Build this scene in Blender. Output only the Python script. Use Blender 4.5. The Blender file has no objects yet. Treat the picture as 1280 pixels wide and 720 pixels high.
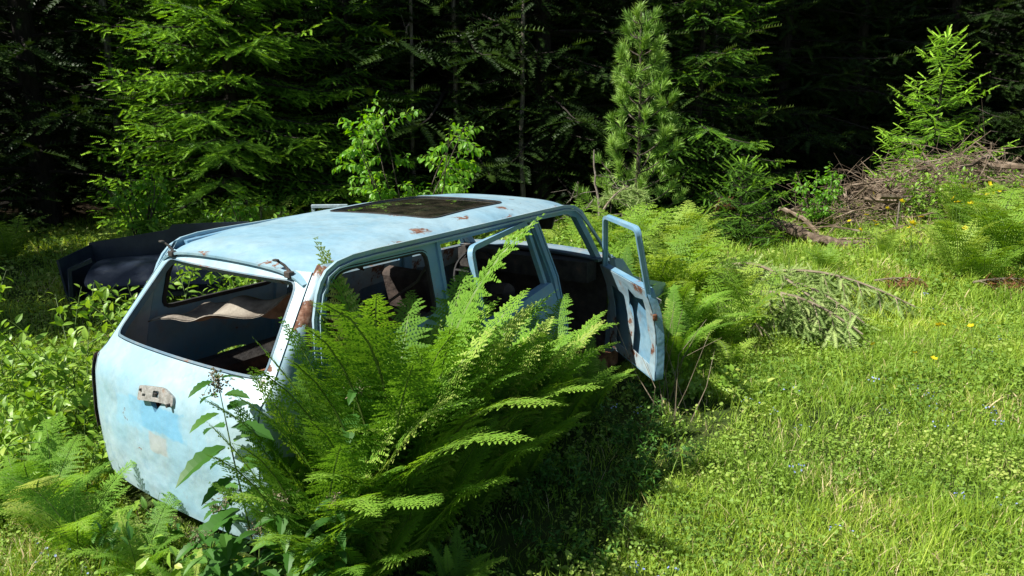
import bpy, math, random
import numpy as np
from mathutils import Vector, Matrix
from mathutils.geometry import delaunay_2d_cdt
R = math.radians
rng = np.random.default_rng(7)
random.seed(7)
sc = bpy.context.scene
COL = sc.collection

# ------------------------------------------------------------------ mesh helpers
class G:
    """collects vertices, faces, a per-vertex tint and material slots, builds ONE mesh object"""
    def __init__(s):
        s.V = []; s.F = []; s.T = []; s.M = []; s.n = 0
    def add(s, V, F, tint=0.5, mat=0):
        V = np.asarray(V, float).reshape(-1, 3); F = np.asarray(F, int)
        if len(F) == 0: return
        s.V.append(V)
        s.T.append(np.broadcast_to(np.asarray(tint, float), (len(V),)).copy())
        s.F.append(F + s.n); s.M.append(np.full(len(F), mat, int)); s.n += len(V)
    def mesh(s, name, mats, smooth=False):
        me = bpy.data.meshes.new(name)
        V = np.concatenate(s.V)
        tot = np.concatenate([np.full(len(f), f.shape[1], np.int32) for f in s.F])
        loops = np.concatenate([f.ravel() for f in s.F]).astype(np.int32)
        st = np.concatenate([[0], np.cumsum(tot)[:-1]]).astype(np.int32)
        me.vertices.add(len(V)); me.vertices.foreach_set('co', V.astype(np.float32).ravel())
        me.loops.add(len(loops)); me.loops.foreach_set('vertex_index', loops)
        me.polygons.add(len(tot)); me.polygons.foreach_set('loop_start', st)
        me.polygons.foreach_set('loop_total', tot)
        me.polygons.foreach_set('material_index', np.concatenate(s.M).astype(np.int32))
        me.polygons.foreach_set('use_smooth', np.full(len(tot), smooth))
        me.update(calc_edges=True)
        a = me.attributes.new('tint', 'FLOAT', 'POINT')
        a.data.foreach_set('value', np.concatenate(s.T).astype(np.float32))
        for m in (mats if isinstance(mats, (list, tuple)) else [mats]): me.materials.append(m)
        return me
    def build(s, name, mats, parent=None, smooth=None):
        me = s.mesh(name, mats, smooth is not False)
        if smooth is None and s.n < 60000: me.set_sharp_from_angle(angle=R(38))
        return link(name, me, parent)

def link(name, me, parent=None):
    o = bpy.data.objects.new(name, me); COL.objects.link(o)
    if parent is not None: o.parent = parent
    return o
def tag(o, label=None, cat=None, group=None, kind=None):
    if label: o['label'] = label
    if cat: o['category'] = cat
    if group: o['group'] = group
    if kind: o['kind'] = kind
    return o
def empty(name, loc=(0, 0, 0), rz=0.0):
    o = bpy.data.objects.new(name, None); COL.objects.link(o)
    o.location = loc; o.rotation_euler = (0, 0, rz); o.empty_display_size = .1
    return o
def norm(a):
    return a / np.maximum(np.linalg.norm(a, axis=-1, keepdims=True), 1e-9)
def frames(d, up):
    d = norm(d); y = norm(np.cross(up, d)); z = np.cross(d, y)
    return np.stack([d, y, z], 1)
def scatter(g, T, F, P, A, S, tint=.5, mat=0):
    """template T placed n times with frames A (rows) and scales S"""
    n, k = len(P), len(T)
    if n == 0: return
    S = np.asarray(S, float)
    if S.ndim == 1: S = S[:, None].repeat(3, 1)
    V = np.einsum('nki,nij->nkj', T[None] * S[:, None, :], A) + P[:, None]
    FF = (np.asarray(F)[None] + (np.arange(n) * k)[:, None, None]).reshape(-1, len(F[0]))
    tint = np.asarray(tint, float)
    if tint.ndim: tint = np.repeat(tint, k)
    g.add(V.reshape(-1, 3), FF, tint, mat)
def tube(g, pts, rad, sides=6, tint=.5, mat=0, cap=True):
    pts = np.asarray(pts, float); n = len(pts)
    rad = np.broadcast_to(np.asarray(rad, float), (n,))
    t = np.gradient(pts, axis=0); t = norm(t)
    ref = np.array([0, 0, 1.]) if abs(t[0][2]) < .9 else np.array([1., 0, 0])
    V = []
    u = norm(np.cross(t[0], ref))
    for i in range(n):
        u = norm(u - t[i] * np.dot(u, t[i])); w = np.cross(t[i], u)
        for k in range(sides):
            a = 2 * math.pi * k / sides
            V.append(pts[i] + rad[i] * (math.cos(a) * u + math.sin(a) * w))
    F = [(i * sides + k, i * sides + (k + 1) % sides, (i + 1) * sides + (k + 1) % sides, (i + 1) * sides + k)
         for i in range(n - 1) for k in range(sides)]
    g.add(V, F, tint, mat)
    if cap:
        for i in (0, n - 1):
            vv = V[i * sides:(i + 1) * sides]
            vv = vv if i else vv[::-1]
            g.add(list(vv), [tuple(range(sides))], tint, mat)
def sweep(g, pts, w, h, up=(0, 0, 1), mat=0, tint=.5, closed=False):
    """rectangular section w (sideways) x h (along up) swept along pts"""
    pts = np.asarray(pts, float); n = len(pts)
    t = np.gradient(pts, axis=0)
    if closed:
        t = np.roll(pts, -1, 0) - np.roll(pts, 1, 0)
    t = norm(t); up = np.broadcast_to(np.asarray(up, float), (n, 3))
    s = norm(np.cross(t, up)); u = norm(np.cross(s, t))
    V = []
    for i in range(n):
        for a, b in ((-1, -1), (1, -1), (1, 1), (-1, 1)):
            V.append(pts[i] + s[i] * a * w / 2 + u[i] * b * h / 2)
    m = n if closed else n - 1
    F = [(i * 4 + k, i * 4 + (k + 1) % 4, ((i + 1) % n) * 4 + (k + 1) % 4, ((i + 1) % n) * 4 + k) for i in range(m) for k in range(4)]
    if not closed: F += [(3, 2, 1, 0), ((n - 1) * 4, (n - 1) * 4 + 1, (n - 1) * 4 + 2, (n - 1) * 4 + 3)]
    g.add(V, F, tint, mat)
def box(g, c, s, rot=None, mat=0, tint=.5, ch=0.004):
    """chamfered box"""
    c = np.array(c, float); h = np.array(s, float) / 2; ch = min(ch, h.min() * .6)
    V = []; idx = {}
    for sx in (-1, 1):
        for sy in (-1, 1):
            for sz in (-1, 1):
                for ax in range(3):
                    p = h * np.array([sx, sy, sz]) - ch * np.array([sx, sy, sz]); p[ax] = h[ax] * [sx, sy, sz][ax]
                    idx[(sx, sy, sz, ax)] = len(V); V.append(p)
    F4 = []; F3 = []
    for ax in range(3):
        a, b = [i for i in range(3) if i != ax]
        for s_ in (-1, 1):
            q = []
            for (u, v) in ((-1, -1), (1, -1), (1, 1), (-1, 1)):
                k = [0, 0, 0]; k[ax] = s_; k[a] = u; k[b] = v; q.append(idx[(*k, ax)])
            F4.append(q if (s_ > 0) ^ (ax == 1) else q[::-1])
        for u in (-1, 1):
            for v in (-1, 1):
                k1 = [0, 0, 0]; k2 = [0, 0, 0]; k1[a] = u; k1[b] = v; k2[a] = u; k2[b] = v; k1[ax] = -1; k2[ax] = 1
                q = [idx[(*k1, a)], idx[(*k2, a)], idx[(*k2, b)], idx[(*k1, b)]]
                F4.append(q)
    for sx in (-1, 1):
        for sy in (-1, 1):
            for sz in (-1, 1): F3.append([idx[(sx, sy, sz, i)] for i in range(3)])
    V = np.array(V)
    if rot is not None: V = V @ np.array(rot.to_3x3()).T if isinstance(rot, Matrix) else V @ np.array(rot).T
    V = V + c; n0 = g.n
    g.add(V, F4, tint, mat)
    g.F.append(np.array(F3) + n0); g.M.append(np.full(len(F3), mat, int))

def inpoly(p, poly):
    x, y = p; c = False; n = len(poly)
    for i in range(n):
        x1, y1 = poly[i]; x2, y2 = poly[i - 1]
        if (y1 > y) != (y2 > y) and x < (x2 - x1) * (y - y1) / (y2 - y1) + x1: c = not c
    return c
def dens(poly, step):
    out = []
    n = len(poly)
    for i in range(n):
        a = np.array(poly[i], float); b = np.array(poly[(i + 1) % n], float)
        k = max(1, int(np.linalg.norm(b - a) / step + .5))
        for j in range(k): out.append(tuple(a + (b - a) * j / k))
    return out
def roundc(poly, r, seg=4):
    """round polygon corners"""
    out = []; n = len(poly); P = [np.array(p, float) for p in poly]
    for i in range(n):
        a, b, c = P[i - 1], P[i], P[(i + 1) % n]
        d1 = a - b; d2 = c - b; l1 = np.linalg.norm(d1); l2 = np.linalg.norm(d2)
        rr = min(r, l1 * .45, l2 * .45); p1 = b + d1 / l1 * rr; p2 = b + d2 / l2 * rr
        for k in range(seg + 1):
            t = k / seg; out.append(tuple((1 - t) ** 2 * p1 + 2 * t * (1 - t) * b + t * t * p2))
    return out
def panel(g, outer, holes, fmap, step=.045, thick=.012, mat=0, tint=.5, inward=None):
    """flat outline with holes -> triangulated, mapped to 3-D, given thickness"""
    outer = dens(outer, step); holes = [dens(h, step) for h in holes]
    pts = []; edges = []
    for poly in [outer] + holes:
        b = len(pts); pts += [Vector(p) for p in poly]
        edges += [(b + i, b + (i + 1) % len(poly)) for i in range(len(poly))]
    xs = [p[0] for p in outer]; ys = [p[1] for p in outer]
    allp = np.array([tuple(p) for p in pts])
    x = min(xs) + step / 2; r = 0
    while x < max(xs):
        y = min(ys) + step / 2 + (r % 2) * step / 2
        while y < max(ys):
            if inpoly((x, y), outer) and not any(inpoly((x, y), h) for h in holes) and np.min(np.sum((allp - (x, y)) ** 2, 1)) > (step * .55) ** 2:
                pts.append(Vector((x, y)))
            y += step
        x += step * .87; r += 1
    ov, oe, of, *_ = delaunay_2d_cdt(pts, edges, [], 0, 1e-6)
    F = []
    for f in of:
        c = (sum(ov[i].x for i in f) / 3, sum(ov[i].y for i in f) / 3)
        if inpoly(c, outer) and not any(inpoly(c, h) for h in holes): F.append(tuple(f))
    V = np.array([fmap(v.x, v.y) for v in ov], float); F = np.array(F)
    fn = np.cross(V[F[:, 1]] - V[F[:, 0]], V[F[:, 2]] - V[F[:, 0]])
    N = np.zeros_like(V)
    for k in range(3): np.add.at(N, F[:, k], fn)
    N = norm(N)
    if inward is not None:
        sgn = np.sign((N * np.asarray(inward)).sum())
        if sgn < 0: F = F[:, ::-1]
        else: N = N
        N = N * sgn; F2 = F[:, ::-1] if True else F
        V2 = V + N * thick
        A, B = F, F2
        if sgn < 0: pass
    else:
        V2 = V - N * thick; A, B = F, F[:, ::-1]
    ed = {}
    for f in F:
        for i in range(3):
            e = (f[i], f[(i + 1) % 3])
            if (e[1], e[0]) in ed: del ed[(e[1], e[0])]
            else: ed[e] = 1
    n = len(V)
    W = [(a, b, b + n, a + n) for a, b in ed]
    n0 = g.n
    g.add(np.concatenate([V, V2]), np.concatenate([A, B + n]), tint, mat)
    if W:
        g.F.append(np.array(W) + n0); g.M.append(np.full(len(W), mat, int))

def vnoise(x, y, s, seed=0):
    """smooth value noise, arrays in, 0..1 out"""
    x = np.asarray(x, float) * s + 1000; y = np.asarray(y, float) * s + 1000
    xi = np.floor(x).astype(int); yi = np.floor(y).astype(int); fx = x - xi; fy = y - yi
    def h(a, b):
        n = (a * 374761393 + b * 668265263 + seed * 982451653) & 0x7fffffff
        n = ((n ^ (n >> 13)) * 1274126177) & 0x7fffffff
        return ((n ^ (n >> 16)) & 0xffff) / 65535.
    fx = fx * fx * (3 - 2 * fx); fy = fy * fy * (3 - 2 * fy)
    return (h(xi, yi) * (1 - fx) + h(xi + 1, yi) * fx) * (1 - fy) + (h(xi, yi + 1) * (1 - fx) + h(xi + 1, yi + 1) * fx) * fy

# ------------------------------------------------------------------ materials
def newmat(name):
    m = bpy.data.materials.new(name); m.use_nodes = True
    nt = m.node_tree; nt.nodes.clear()
    return m, nt
def nd(nt, t, **kw):
    n = nt.nodes.new(t)
    for k, v in kw.items():
        if k in n.inputs: n.inputs[k].default_value = v
        else: setattr(n, k, v)
    return n
def mathn(nt, op, a, b=None, clamp=False):
    n = nt.nodes.new('ShaderNodeMath'); n.operation = op; n.use_clamp = clamp
    for i, v in enumerate((a, b)):
        if v is None: continue
        if isinstance(v, (int, float)): n.inputs[i].default_value = v
        else: nt.links.new(v, n.inputs[i])
    return n.outputs[0]
def ramp(nt, fac, stops):
    r = nt.nodes.new('ShaderNodeValToRGB'); e = r.color_ramp.elements
    while len(e) > 1: e.remove(e[-1])
    e[0].position = stops[0][0]; e[0].color = (*stops[0][1], 1)
    for p, c in stops[1:]:
        q = e.new(p); q.color = (*c, 1)
    nt.links.new(fac, r.inputs[0]); return r.outputs[0]
def mixc(nt, fac, a, b):
    m = nt.nodes.new('ShaderNodeMix'); m.data_type = 'RGBA'
    for v, i in ((fac, 0), (a, 6), (b, 7)):
        if isinstance(v, (int, float)): m.inputs[i].default_value = v
        elif isinstance(v, tuple): m.inputs[i].default_value = (*v, 1)
        else: nt.links.new(v, m.inputs[i])
    return m.outputs[2]
def noise(nt, vec, scale, detail=4, rough=.55):
    n = nd(nt, 'ShaderNodeTexNoise', Scale=scale, Detail=detail, Roughness=rough)
    if vec is not None: nt.links.new(vec, n.inputs['Vector'])
    return n.outputs['Fac']

def leafmat(name, stops, trans=.35, rough=.5, spec=.35, tcol=1.25):
    """foliage: colour from the per-leaf tint (and a little per-plant), part translucent"""
    m, nt = newmat(name); L = nt.links
    at = nd(nt, 'ShaderNodeAttribute'); at.attribute_name = 'tint'
    oi = nd(nt, 'ShaderNodeObjectInfo')
    f = mathn(nt, 'ADD', at.outputs['Fac'], mathn(nt, 'MULTIPLY', mathn(nt, 'SUBTRACT', oi.outputs['Random'], .5), .22), True)
    c = ramp(nt, f, stops)
    pb = nd(nt, 'ShaderNodeBsdfPrincipled', Roughness=rough)
    pb.inputs['Specular IOR Level'].default_value = spec
    L.new(c, pb.inputs['Base Color'])
    tr = nd(nt, 'ShaderNodeBsdfTranslucent')
    hs = nd(nt, 'ShaderNodeHueSaturation', Hue=.487, Saturation=1.1, Value=tcol); L.new(c, hs.inputs['Color'])
    L.new(hs.outputs[0], tr.inputs['Color'])
    mx = nd(nt, 'ShaderNodeMixShader'); mx.inputs[0].default_value = trans
    L.new(pb.outputs[0], mx.inputs[1]); L.new(tr.outputs[0], mx.inputs[2])
    out = nd(nt, 'ShaderNodeOutputMaterial'); L.new(mx.outputs[0], out.inputs[0])
    return m
def solidmat(name, stops, scale=8, rough=.8, metal=0, bump=.3, bscale=None, spec=.3, stretch=None):
    m, nt = newmat(name); L = nt.links
    tc = nd(nt, 'ShaderNodeTexCoord'); v = tc.outputs['Object']
    if stretch:
        mp = nd(nt, 'ShaderNodeMapping'); mp.inputs['Scale'].default_value = stretch; L.new(v, mp.inputs[0]); v = mp.outputs[0]
    n1 = noise(nt, v, scale, 6, .62)
    c = ramp(nt, n1, stops)
    pb = nd(nt, 'ShaderNodeBsdfPrincipled', Roughness=rough, Metallic=metal)
    pb.inputs['Specular IOR Level'].default_value = spec
    L.new(c, pb.inputs['Base Color'])
    if bump:
        b = nd(nt, 'ShaderNodeBump', Strength=bump, Distance=.02)
        L.new(noise(nt, v, bscale or scale * 3, 5), b.inputs['Height']); L.new(b.outputs[0], pb.inputs['Normal'])
    out = nd(nt, 'ShaderNodeOutputMaterial'); L.new(pb.outputs[0], out.inputs[0])
    return m
def paintmat(name, base=(.24, .38, .46), chalk=(.33, .44, .49), blotch=(.13, .29, .42), spots=(), rings=(), patches=(), rust_amt=.0, rough=.38):
    """weathered car paint: chalky fading, scratches, specks, rust where the lists say, bump dents"""
    m, nt = newmat(name); L = nt.links
    tc = nd(nt, 'ShaderNodeTexCoord'); v = tc.outputs['Object']
    big = noise(nt, v, 2.3, 4, .6); mid = noise(nt, v, 9, 5, .65); fine = noise(nt, v, 55, 3, .7)
    c = mixc(nt, ramp(nt, big, [(.40, (0, 0, 0)), (.58, (1, 1, 1))]), base, chalk)
    c = mixc(nt, mathn(nt, 'MULTIPLY', ramp(nt, mid, [(.56, (0, 0, 0)), (.72, (1, 1, 1))]), .5), c, blotch)
    # patches of older, deeper paint (px,py,pz,rx,ry,rz)
    sep = nd(nt, 'ShaderNodeSeparateXYZ'); L.new(v, sep.inputs[0])
    for (px, py, pz, sy, sz, col, amt) in patches:
        ay = mathn(nt, 'ABSOLUTE', mathn(nt, 'SUBTRACT', sep.outputs[1], py)); az = mathn(nt, 'ABSOLUTE', mathn(nt, 'SUBTRACT', sep.outputs[2], pz))
        d = mathn(nt, 'MAXIMUM', mathn(nt, 'DIVIDE', ay, sy), mathn(nt, 'DIVIDE', az, sz))
        d = mathn(nt, 'ADD', d, mathn(nt, 'MULTIPLY', mathn(nt, 'SUBTRACT', mid, .5), .9))
        k = ramp(nt, d, [(.82, (amt,) * 3), (1.0, (0, 0, 0))])
        c = mixc(nt, k, c, col)
    # grime specks
    sp = noise(nt, v, 130, 2, .5)
    c = mixc(nt, mathn(nt, 'MULTIPLY', ramp(nt, sp, [(.66, (0, 0, 0)), (.74, (1, 1, 1))]), .35), c, (.20, .22, .20))
    st = nd(nt, 'ShaderNodeMapping'); st.inputs['Scale'].default_value = (14, 14, 1.2); L.new(v, st.inputs[0])
    streak = noise(nt, st.outputs[0], 2.2, 4, .6)
    c = mixc(nt, mathn(nt, 'MULTIPLY', ramp(nt, streak, [(.55, (0, 0, 0)), (.8, (1, 1, 1))]), .25), c, (.34, .40, .40))
    # rust mask
    mask = None
    vd = nd(nt, 'ShaderNodeVectorMath'); vd.operation = 'MULTIPLY_ADD'
    nz = nd(nt, 'ShaderNodeTexNoise', Scale=14., Detail=5., Roughness=.65); L.new(v, nz.inputs['Vector'])
    L.new(nz.outputs['Color'], vd.inputs[0]); vd.inputs[1].default_value = (.24,) * 3; L.new(v, vd.inputs[2])
    def dist(p, s=(1, 1, 1)):
        a = nd(nt, 'ShaderNodeVectorMath'); a.operation = 'SUBTRACT'; L.new(vd.outputs[0], a.inputs[0]); a.inputs[1].default_value = (p[0] + .12, p[1] + .12, p[2] + .12)
        b = nd(nt, 'ShaderNodeVectorMath'); b.operation = 'MULTIPLY'; L.new(a.outputs[0], b.inputs[0]); b.inputs[1].default_value = s
        l = nd(nt, 'ShaderNodeVectorMath'); l.operation = 'LENGTH'; L.new(b.outputs[0], l.inputs[0]); return l.outputs['Value']
    for (x, y, z, r, *s) in spots:
        k = ramp(nt, mathn(nt, 'DIVIDE', dist((x, y, z), s[0] if s else (1, 1, 1)), r), [(.6, (1, 1, 1)), (1.05, (0, 0, 0))])
        mask = k if mask is None else mathn(nt, 'MAXIMUM', mask, k)
    for (x, y, z, r, w, *s) in rings:
        k = mathn(nt, 'DIVIDE', mathn(nt, 'ABSOLUTE', mathn(nt, 'SUBTRACT', dist((x, y, z), s[0] if s else (1, 1, 1)), r)), w)
        k = ramp(nt, k, [(.7, (1, 1, 1)), (1., (0, 0, 0))])
        mask = k if mask is None else mathn(nt, 'MAXIMUM', mask, k)
    rn = ramp(nt, noise(nt, v, 6.5, 7, .7), [(.74 - rust_amt, (0, 0, 0)), (.77 - rust_amt, (1, 1, 1))])
    mask = rn if mask is None else mathn(nt, 'MAXIMUM', mask, rn)
    halo = None
    for (x, y, z, r, *s) in list(spots):
        k = ramp(nt, mathn(nt, 'DIVIDE', dist((x, y, z - r * .5), s[0] if s else (1, 1, .7)), r), [(.0, (.6, .6, .6)), (.5, (.5, .5, .5)), (1., (0, 0, 0))])
        halo = k if halo is None else mathn(nt, 'MAXIMUM', halo, k)
    hn = ramp(nt, noise(nt, v, 6.5, 7, .7), [(.62 - rust_amt, (0, 0, 0)), (.76 - rust_amt, (.5, .5, .5))])
    halo = hn if halo is None else mathn(nt, 'MAXIMUM', halo, hn)
    c = mixc(nt, mathn(nt, 'MULTIPLY', halo, mathn(nt, 'ADD', fine, .25)), c, (.26, .19, .13))
    alg = ramp(nt, noise(nt, v, 4.1, 8, .75), [(.50, (0, 0, 0)), (.72, (.55, .55, .55))])
    c = mixc(nt, mathn(nt, 'MULTIPLY', alg, fine), c, (.16, .20, .15))
    rust = ramp(nt, noise(nt, v, 40, 5, .7), [(.3, (.04, .016, .01)), (.5, (.15, .065, .035)), (.7, (.30, .19, .14))])
    c = mixc(nt, mask, c, rust)
    pb = nd(nt, 'ShaderNodeBsdfPrincipled')
    pb.inputs['Specular IOR Level'].default_value = .45
    L.new(c, pb.inputs['Base Color'])
    rr = mathn(nt, 'ADD', mathn(nt, 'MULTIPLY', mid, .22), rough - .1)
    rr = mathn(nt, 'MAXIMUM', rr, mathn(nt, 'MULTIPLY', mask, .85)); L.new(rr, pb.inputs['Roughness'])
    b1 = nd(nt, 'ShaderNodeBump', Strength=.7, Distance=.04); L.new(noise(nt, v, 3.8, 3, .5), b1.inputs['Height'])
    b2 = nd(nt, 'ShaderNodeBump', Strength=.35, Distance=.002); L.new(mathn(nt, 'ADD', fine, mask), b2.inputs['Height'])
    L.new(b1.outputs[0], b2.inputs['Normal']); L.new(b2.outputs[0], pb.inputs['Normal'])
    out = nd(nt, 'ShaderNodeOutputMaterial'); L.new(pb.outputs[0], out.inputs[0])
    return m

M = {}
M['paint'] = paintmat('faded_blue_paint', rust_amt=.03)
M['roofpaint'] = paintmat('roof_paint', base=(.22, .385, .49), chalk=(.29, .435, .51), rust_amt=-.02, rough=.4,
    spots=[(1.22, -.53, 1.385, .045, (.8, .8, 1)), (1.60, -.50, 1.40, .035, (.5, 1.2, 1)), (1.0, -.60, 1.36, .025, (.3, 1, 1)), (1.95, -.61, 1.37, .03, (.3, 1, 1)), (.42, .2, 1.32, .022, (1, .3, 1)), (.43, -.32, 1.32, .025, (1, .3, 1)), (1.42, -.2, 1.41, .02, (1, .3, 1)), (2.5, -.58, 1.37, .03, (.3, 1, 1)), (2.05, -.46, 1.40, .04), (.58, -.52, 1.35, .035, (.5, 1, 1)), (2.42, -.3, 1.4, .03), (2.3, -.42, 1.39, .02)])
M['cornerpaint'] = paintmat('corner_paint', rust_amt=.0, rings=[(.42, -.61, 1.20, .085, .026, (1, .7, .55)), (.37, -.63, 1.03, .045, .02, (1, 1, .4))],
    spots=[(.46, -.61, 1.31, .045), (.40, -.64, 1.14, .04, (1, 1, .5)), (.46, -.64, 1.12, .022, (1, 1, .3)), (0.05, .72, .80, .05)])
M['gatepaint'] = paintmat('tailgate_paint', base=(.26, .43, .52), chalk=(.36, .49, .54), rust_amt=-.01,
    patches=[(0, -.0, .64, .24, .07, (.15, .38, .56), .85), (0, .24, .62, .14, .08, (.24, .46, .60), .7), (0, -.02, .52, .08, .05, (.42, .36, .30), .5)],
    spots=[(-.02, .27, .60, .014), (.0, -.22, .58, .012), (-.02, .17, .44, .016), (.12, -.60, .95, .035, (1, 1, .4)), (.22, -.60, 1.06, .02, (1, 1, .4))])
M['shadepaint'] = paintmat('shade_tinted_paint', base=(.13, .29, .43), chalk=(.22, .37, .46), rust_amt=.07, rough=.5)  # car paint made bluer and darker to carry the shade on the side
M['rustpaint'] = paintmat('rusted_door_paint', base=(.24, .38, .46), chalk=(.34, .44, .48), rust_amt=.17, rough=.6)
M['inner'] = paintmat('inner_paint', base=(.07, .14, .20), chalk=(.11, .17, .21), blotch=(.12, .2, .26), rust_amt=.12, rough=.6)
M['rust'] = solidmat('rust', [(.3, (.05, .02, .012)), (.5, (.16, .07, .035)), (.7, (.32, .17, .10))], 14, .85, bump=.5)
M['darkmetal'] = solidmat('dark_metal', [(.3, (.02, .02, .022)), (.6, (.06, .055, .05)), (.75, (.12, .08, .06))], 12, .55, bump=.3)
M['rubber'] = solidmat('old_rubber', [(.3, (.015, .015, .016)), (.7, (.04, .04, .04))], 12, .75)
M['plate'] = solidmat('grimy_metal', [(.3, (.20, .19, .17)), (.55, (.38, .38, .36)), (.72, (.26, .15, .09))], 22, .5, metal=.3, bump=.3)
M['lampred'] = solidmat('lamp_red', [(.3, (.015, .02, .045)), (.58, (.05, .03, .04)), (.72, (.26, .09, .05))], 16, .4)
M['seat'] = solidmat('seat_cloth', [(.3, (.03, .025, .022)), (.6, (.08, .06, .05)), (.75, (.13, .10, .08))], 9, .95, bump=.5)
M['tan'] = solidmat('tan_sheet', [(.3, (.12, .10, .08)), (.5, (.26, .23, .19)), (.7, (.36, .33, .27))], 7, .85, bump=.5)
M['navy'] = solidmat('navy_paint', [(.3, (.008, .014, .028)), (.55, (.018, .028, .05)), (.70, (.035, .045, .06))], 4, .42, bump=.15, spec=.5)
M['rail'] = solidmat('pale_rail', [(.3, (.20, .27, .32)), (.6, (.36, .46, .52)), (.75, (.22, .14, .10))], 8, .5)
M['darkbark'] = solidmat('shade_darkened_bark', [(.3, (.012, .010, .008)), (.5, (.03, .025, .02)), (.7, (.06, .05, .045))], 7, .95, bump=1, stretch=(3, 3, .6))  # darker copy of the bark, with the wood's shade in its colour
M['bark'] = solidmat('bark', [(.3, (.035, .027, .02)), (.5, (.09, .07, .055)), (.7, (.17, .15, .13))], 7, .95, bump=1, stretch=(3, 3, .6))
M['greybark'] = solidmat('grey_dead_bark', [(.3, (.08, .065, .05)), (.5, (.20, .17, .14)), (.7, (.36, .32, .28))], 9, .95, bump=.8, stretch=(3, 3, .8))
M['slash'] = solidmat('brown_slash', [(.3, (.06, .045, .03)), (.5, (.17, .125, .085)), (.7, (.32, .26, .20))], 5, .95, bump=.6)
M['log'] = solidmat('log_bark', [(.3, (.035, .025, .018)), (.5, (.11, .08, .055)), (.7, (.24, .19, .14))], 11, .95, bump=1)
M['twig'] = solidmat('twig', [(.3, (.10, .08, .05)), (.6, (.24, .20, .14)), (.75, (.34, .30, .22))], 12, .9, bump=0)
M['stem'] = leafmat('green_stem', [(0, (.05, .09, .02)), (.6, (.12, .20, .04)), (1, (.20, .22, .07))], .15)
# glass of the sunroof
m, nt = newmat('dusty_glass'); tc = nd(nt, 'ShaderNodeTexCoord')
pb = nd(nt, 'ShaderNodeBsdfPrincipled'); pb.inputs['Specular IOR Level'].default_value = .9
nt.links.new(ramp(nt, noise(nt, tc.outputs['Object'], 7, 6, .7), [(.40, (.012, .013, .010)), (.62, (.05, .045, .03)), (.75, (.13, .11, .06))]), pb.inputs['Base Color'])
nt.links.new(mathn(nt, 'ADD', mathn(nt, 'MULTIPLY', noise(nt, tc.outputs['Object'], 5, 5, .6), .10), -.03, True), pb.inputs['Roughness'])
out = nd(nt, 'ShaderNodeOutputMaterial'); nt.links.new(pb.outputs[0], out.inputs[0]); M['glass'] = m

M['fern'] = leafmat('fern_leaf', [(0, (0.0803, 0.181, 0.0253)), (0.45, (0.1783, 0.362, 0.0466)), (0.8, (0.2854, 0.4826, 0.0635)), (1, (0.4637, 0.543, 0.1481))], .45, spec=.15)
M['fernfar'] = leafmat('fern_leaf_pale', [(0, (0.0858, 0.182, 0.0195)), (0.5, (0.2002, 0.364, 0.039)), (1, (0.3718, 0.494, 0.091))], .45, spec=.15)
M['shrub'] = leafmat('shrub_leaf', [(0, (0.0918, 0.1858, 0.0244)), (0.5, (0.2017, 0.3717, 0.0406)), (0.85, (0.3301, 0.511, 0.0728)), (1, (0.5502, 0.511, 0.1458))], .38, rough=.42, spec=.5)
M['nettle'] = leafmat('nettle_leaf', [(0, (0.0287, 0.092, 0.0138)), (0.5, (0.0575, 0.1725, 0.023)), (1, (0.138, 0.2875, 0.046))], .35, rough=.5)
M['flowerhead'] = leafmat('flower_head', [(0, (.14, .12, .06)), (1, (.30, .24, .16))], .2)
M['birch'] = leafmat('birch_leaf', [(0, (0.0682, 0.195, 0.0163)), (0.5, (0.156, 0.3901, 0.0292)), (1, (0.2925, 0.5049, 0.0813))], .5, rough=.4, spec=.5)
M['fir'] = leafmat('fir_needle_shade_tone', [(0, (0.009, 0.0232, 0.005)), (0.5, (0.0223, 0.0512, 0.0079)), (0.85, (0.0446, 0.0883, 0.0109)), (1, (0.0794, 0.1209, 0.0174))], .15, rough=.5, spec=.3)  # needle colour darkened so the deep wood reads as unlit
M['firlit'] = leafmat('fir_needle_sunlit_tone', [(0, (0.0295, 0.0789, 0.0127)), (0.45, (0.1147, 0.2633, 0.0238)), (0.8, (0.3276, 0.5967, 0.0475)), (1, (0.4914, 0.8, 0.095))], .2, rough=.5)  # same needles brightened; the sunlit look is put into the colour
M['pine'] = leafmat('pine_needle', [(0, (0.0885, 0.1936, 0.0264)), (0.5, (0.1771, 0.3388, 0.0528)), (1, (0.3289, 0.5082, 0.1056))], .2, rough=.45)
M['deadfir'] = leafmat('dry_spruce_needle', [(0, (0.1265, 0.2024, 0.048)), (0.5, (0.2875, 0.4175, 0.12)), (1, (0.483, 0.5819, 0.224))], .25, rough=.6)
M['brownleaf'] = leafmat('brown_needle', [(0, (.09, .035, .015)), (.6, (.24, .10, .04)), (1, (.34, .20, .10))], .2, rough=.7)
M['grass'] = leafmat('grass_blade', [(0, (0.1123, 0.2273, 0.0272)), (0.4, (0.2746, 0.4357, 0.0498)), (0.75, (0.4743, 0.6063, 0.0794)), (0.9, (0.6741, 0.682, 0.1585)), (1, (0.8, 0.6442, 0.4079))], .4, rough=.5, spec=.3)
M['cover'] = leafmat('clover_leaf', [(0, (0.1148, 0.2242, 0.0305)), (0.5, (0.2525, 0.4004, 0.0609)), (1, (0.482, 0.5445, 0.1423))], .35, rough=.5)
M['petal'] = leafmat('yellow_petal', [(0, (.75, .55, .01)), (1, (.85, .70, .03))], .3, tcol=1)
M['bluepetal'] = leafmat('blue_petal', [(0, (.25, .32, .75)), (1, (.45, .52, .85))], .3, tcol=1)

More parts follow.
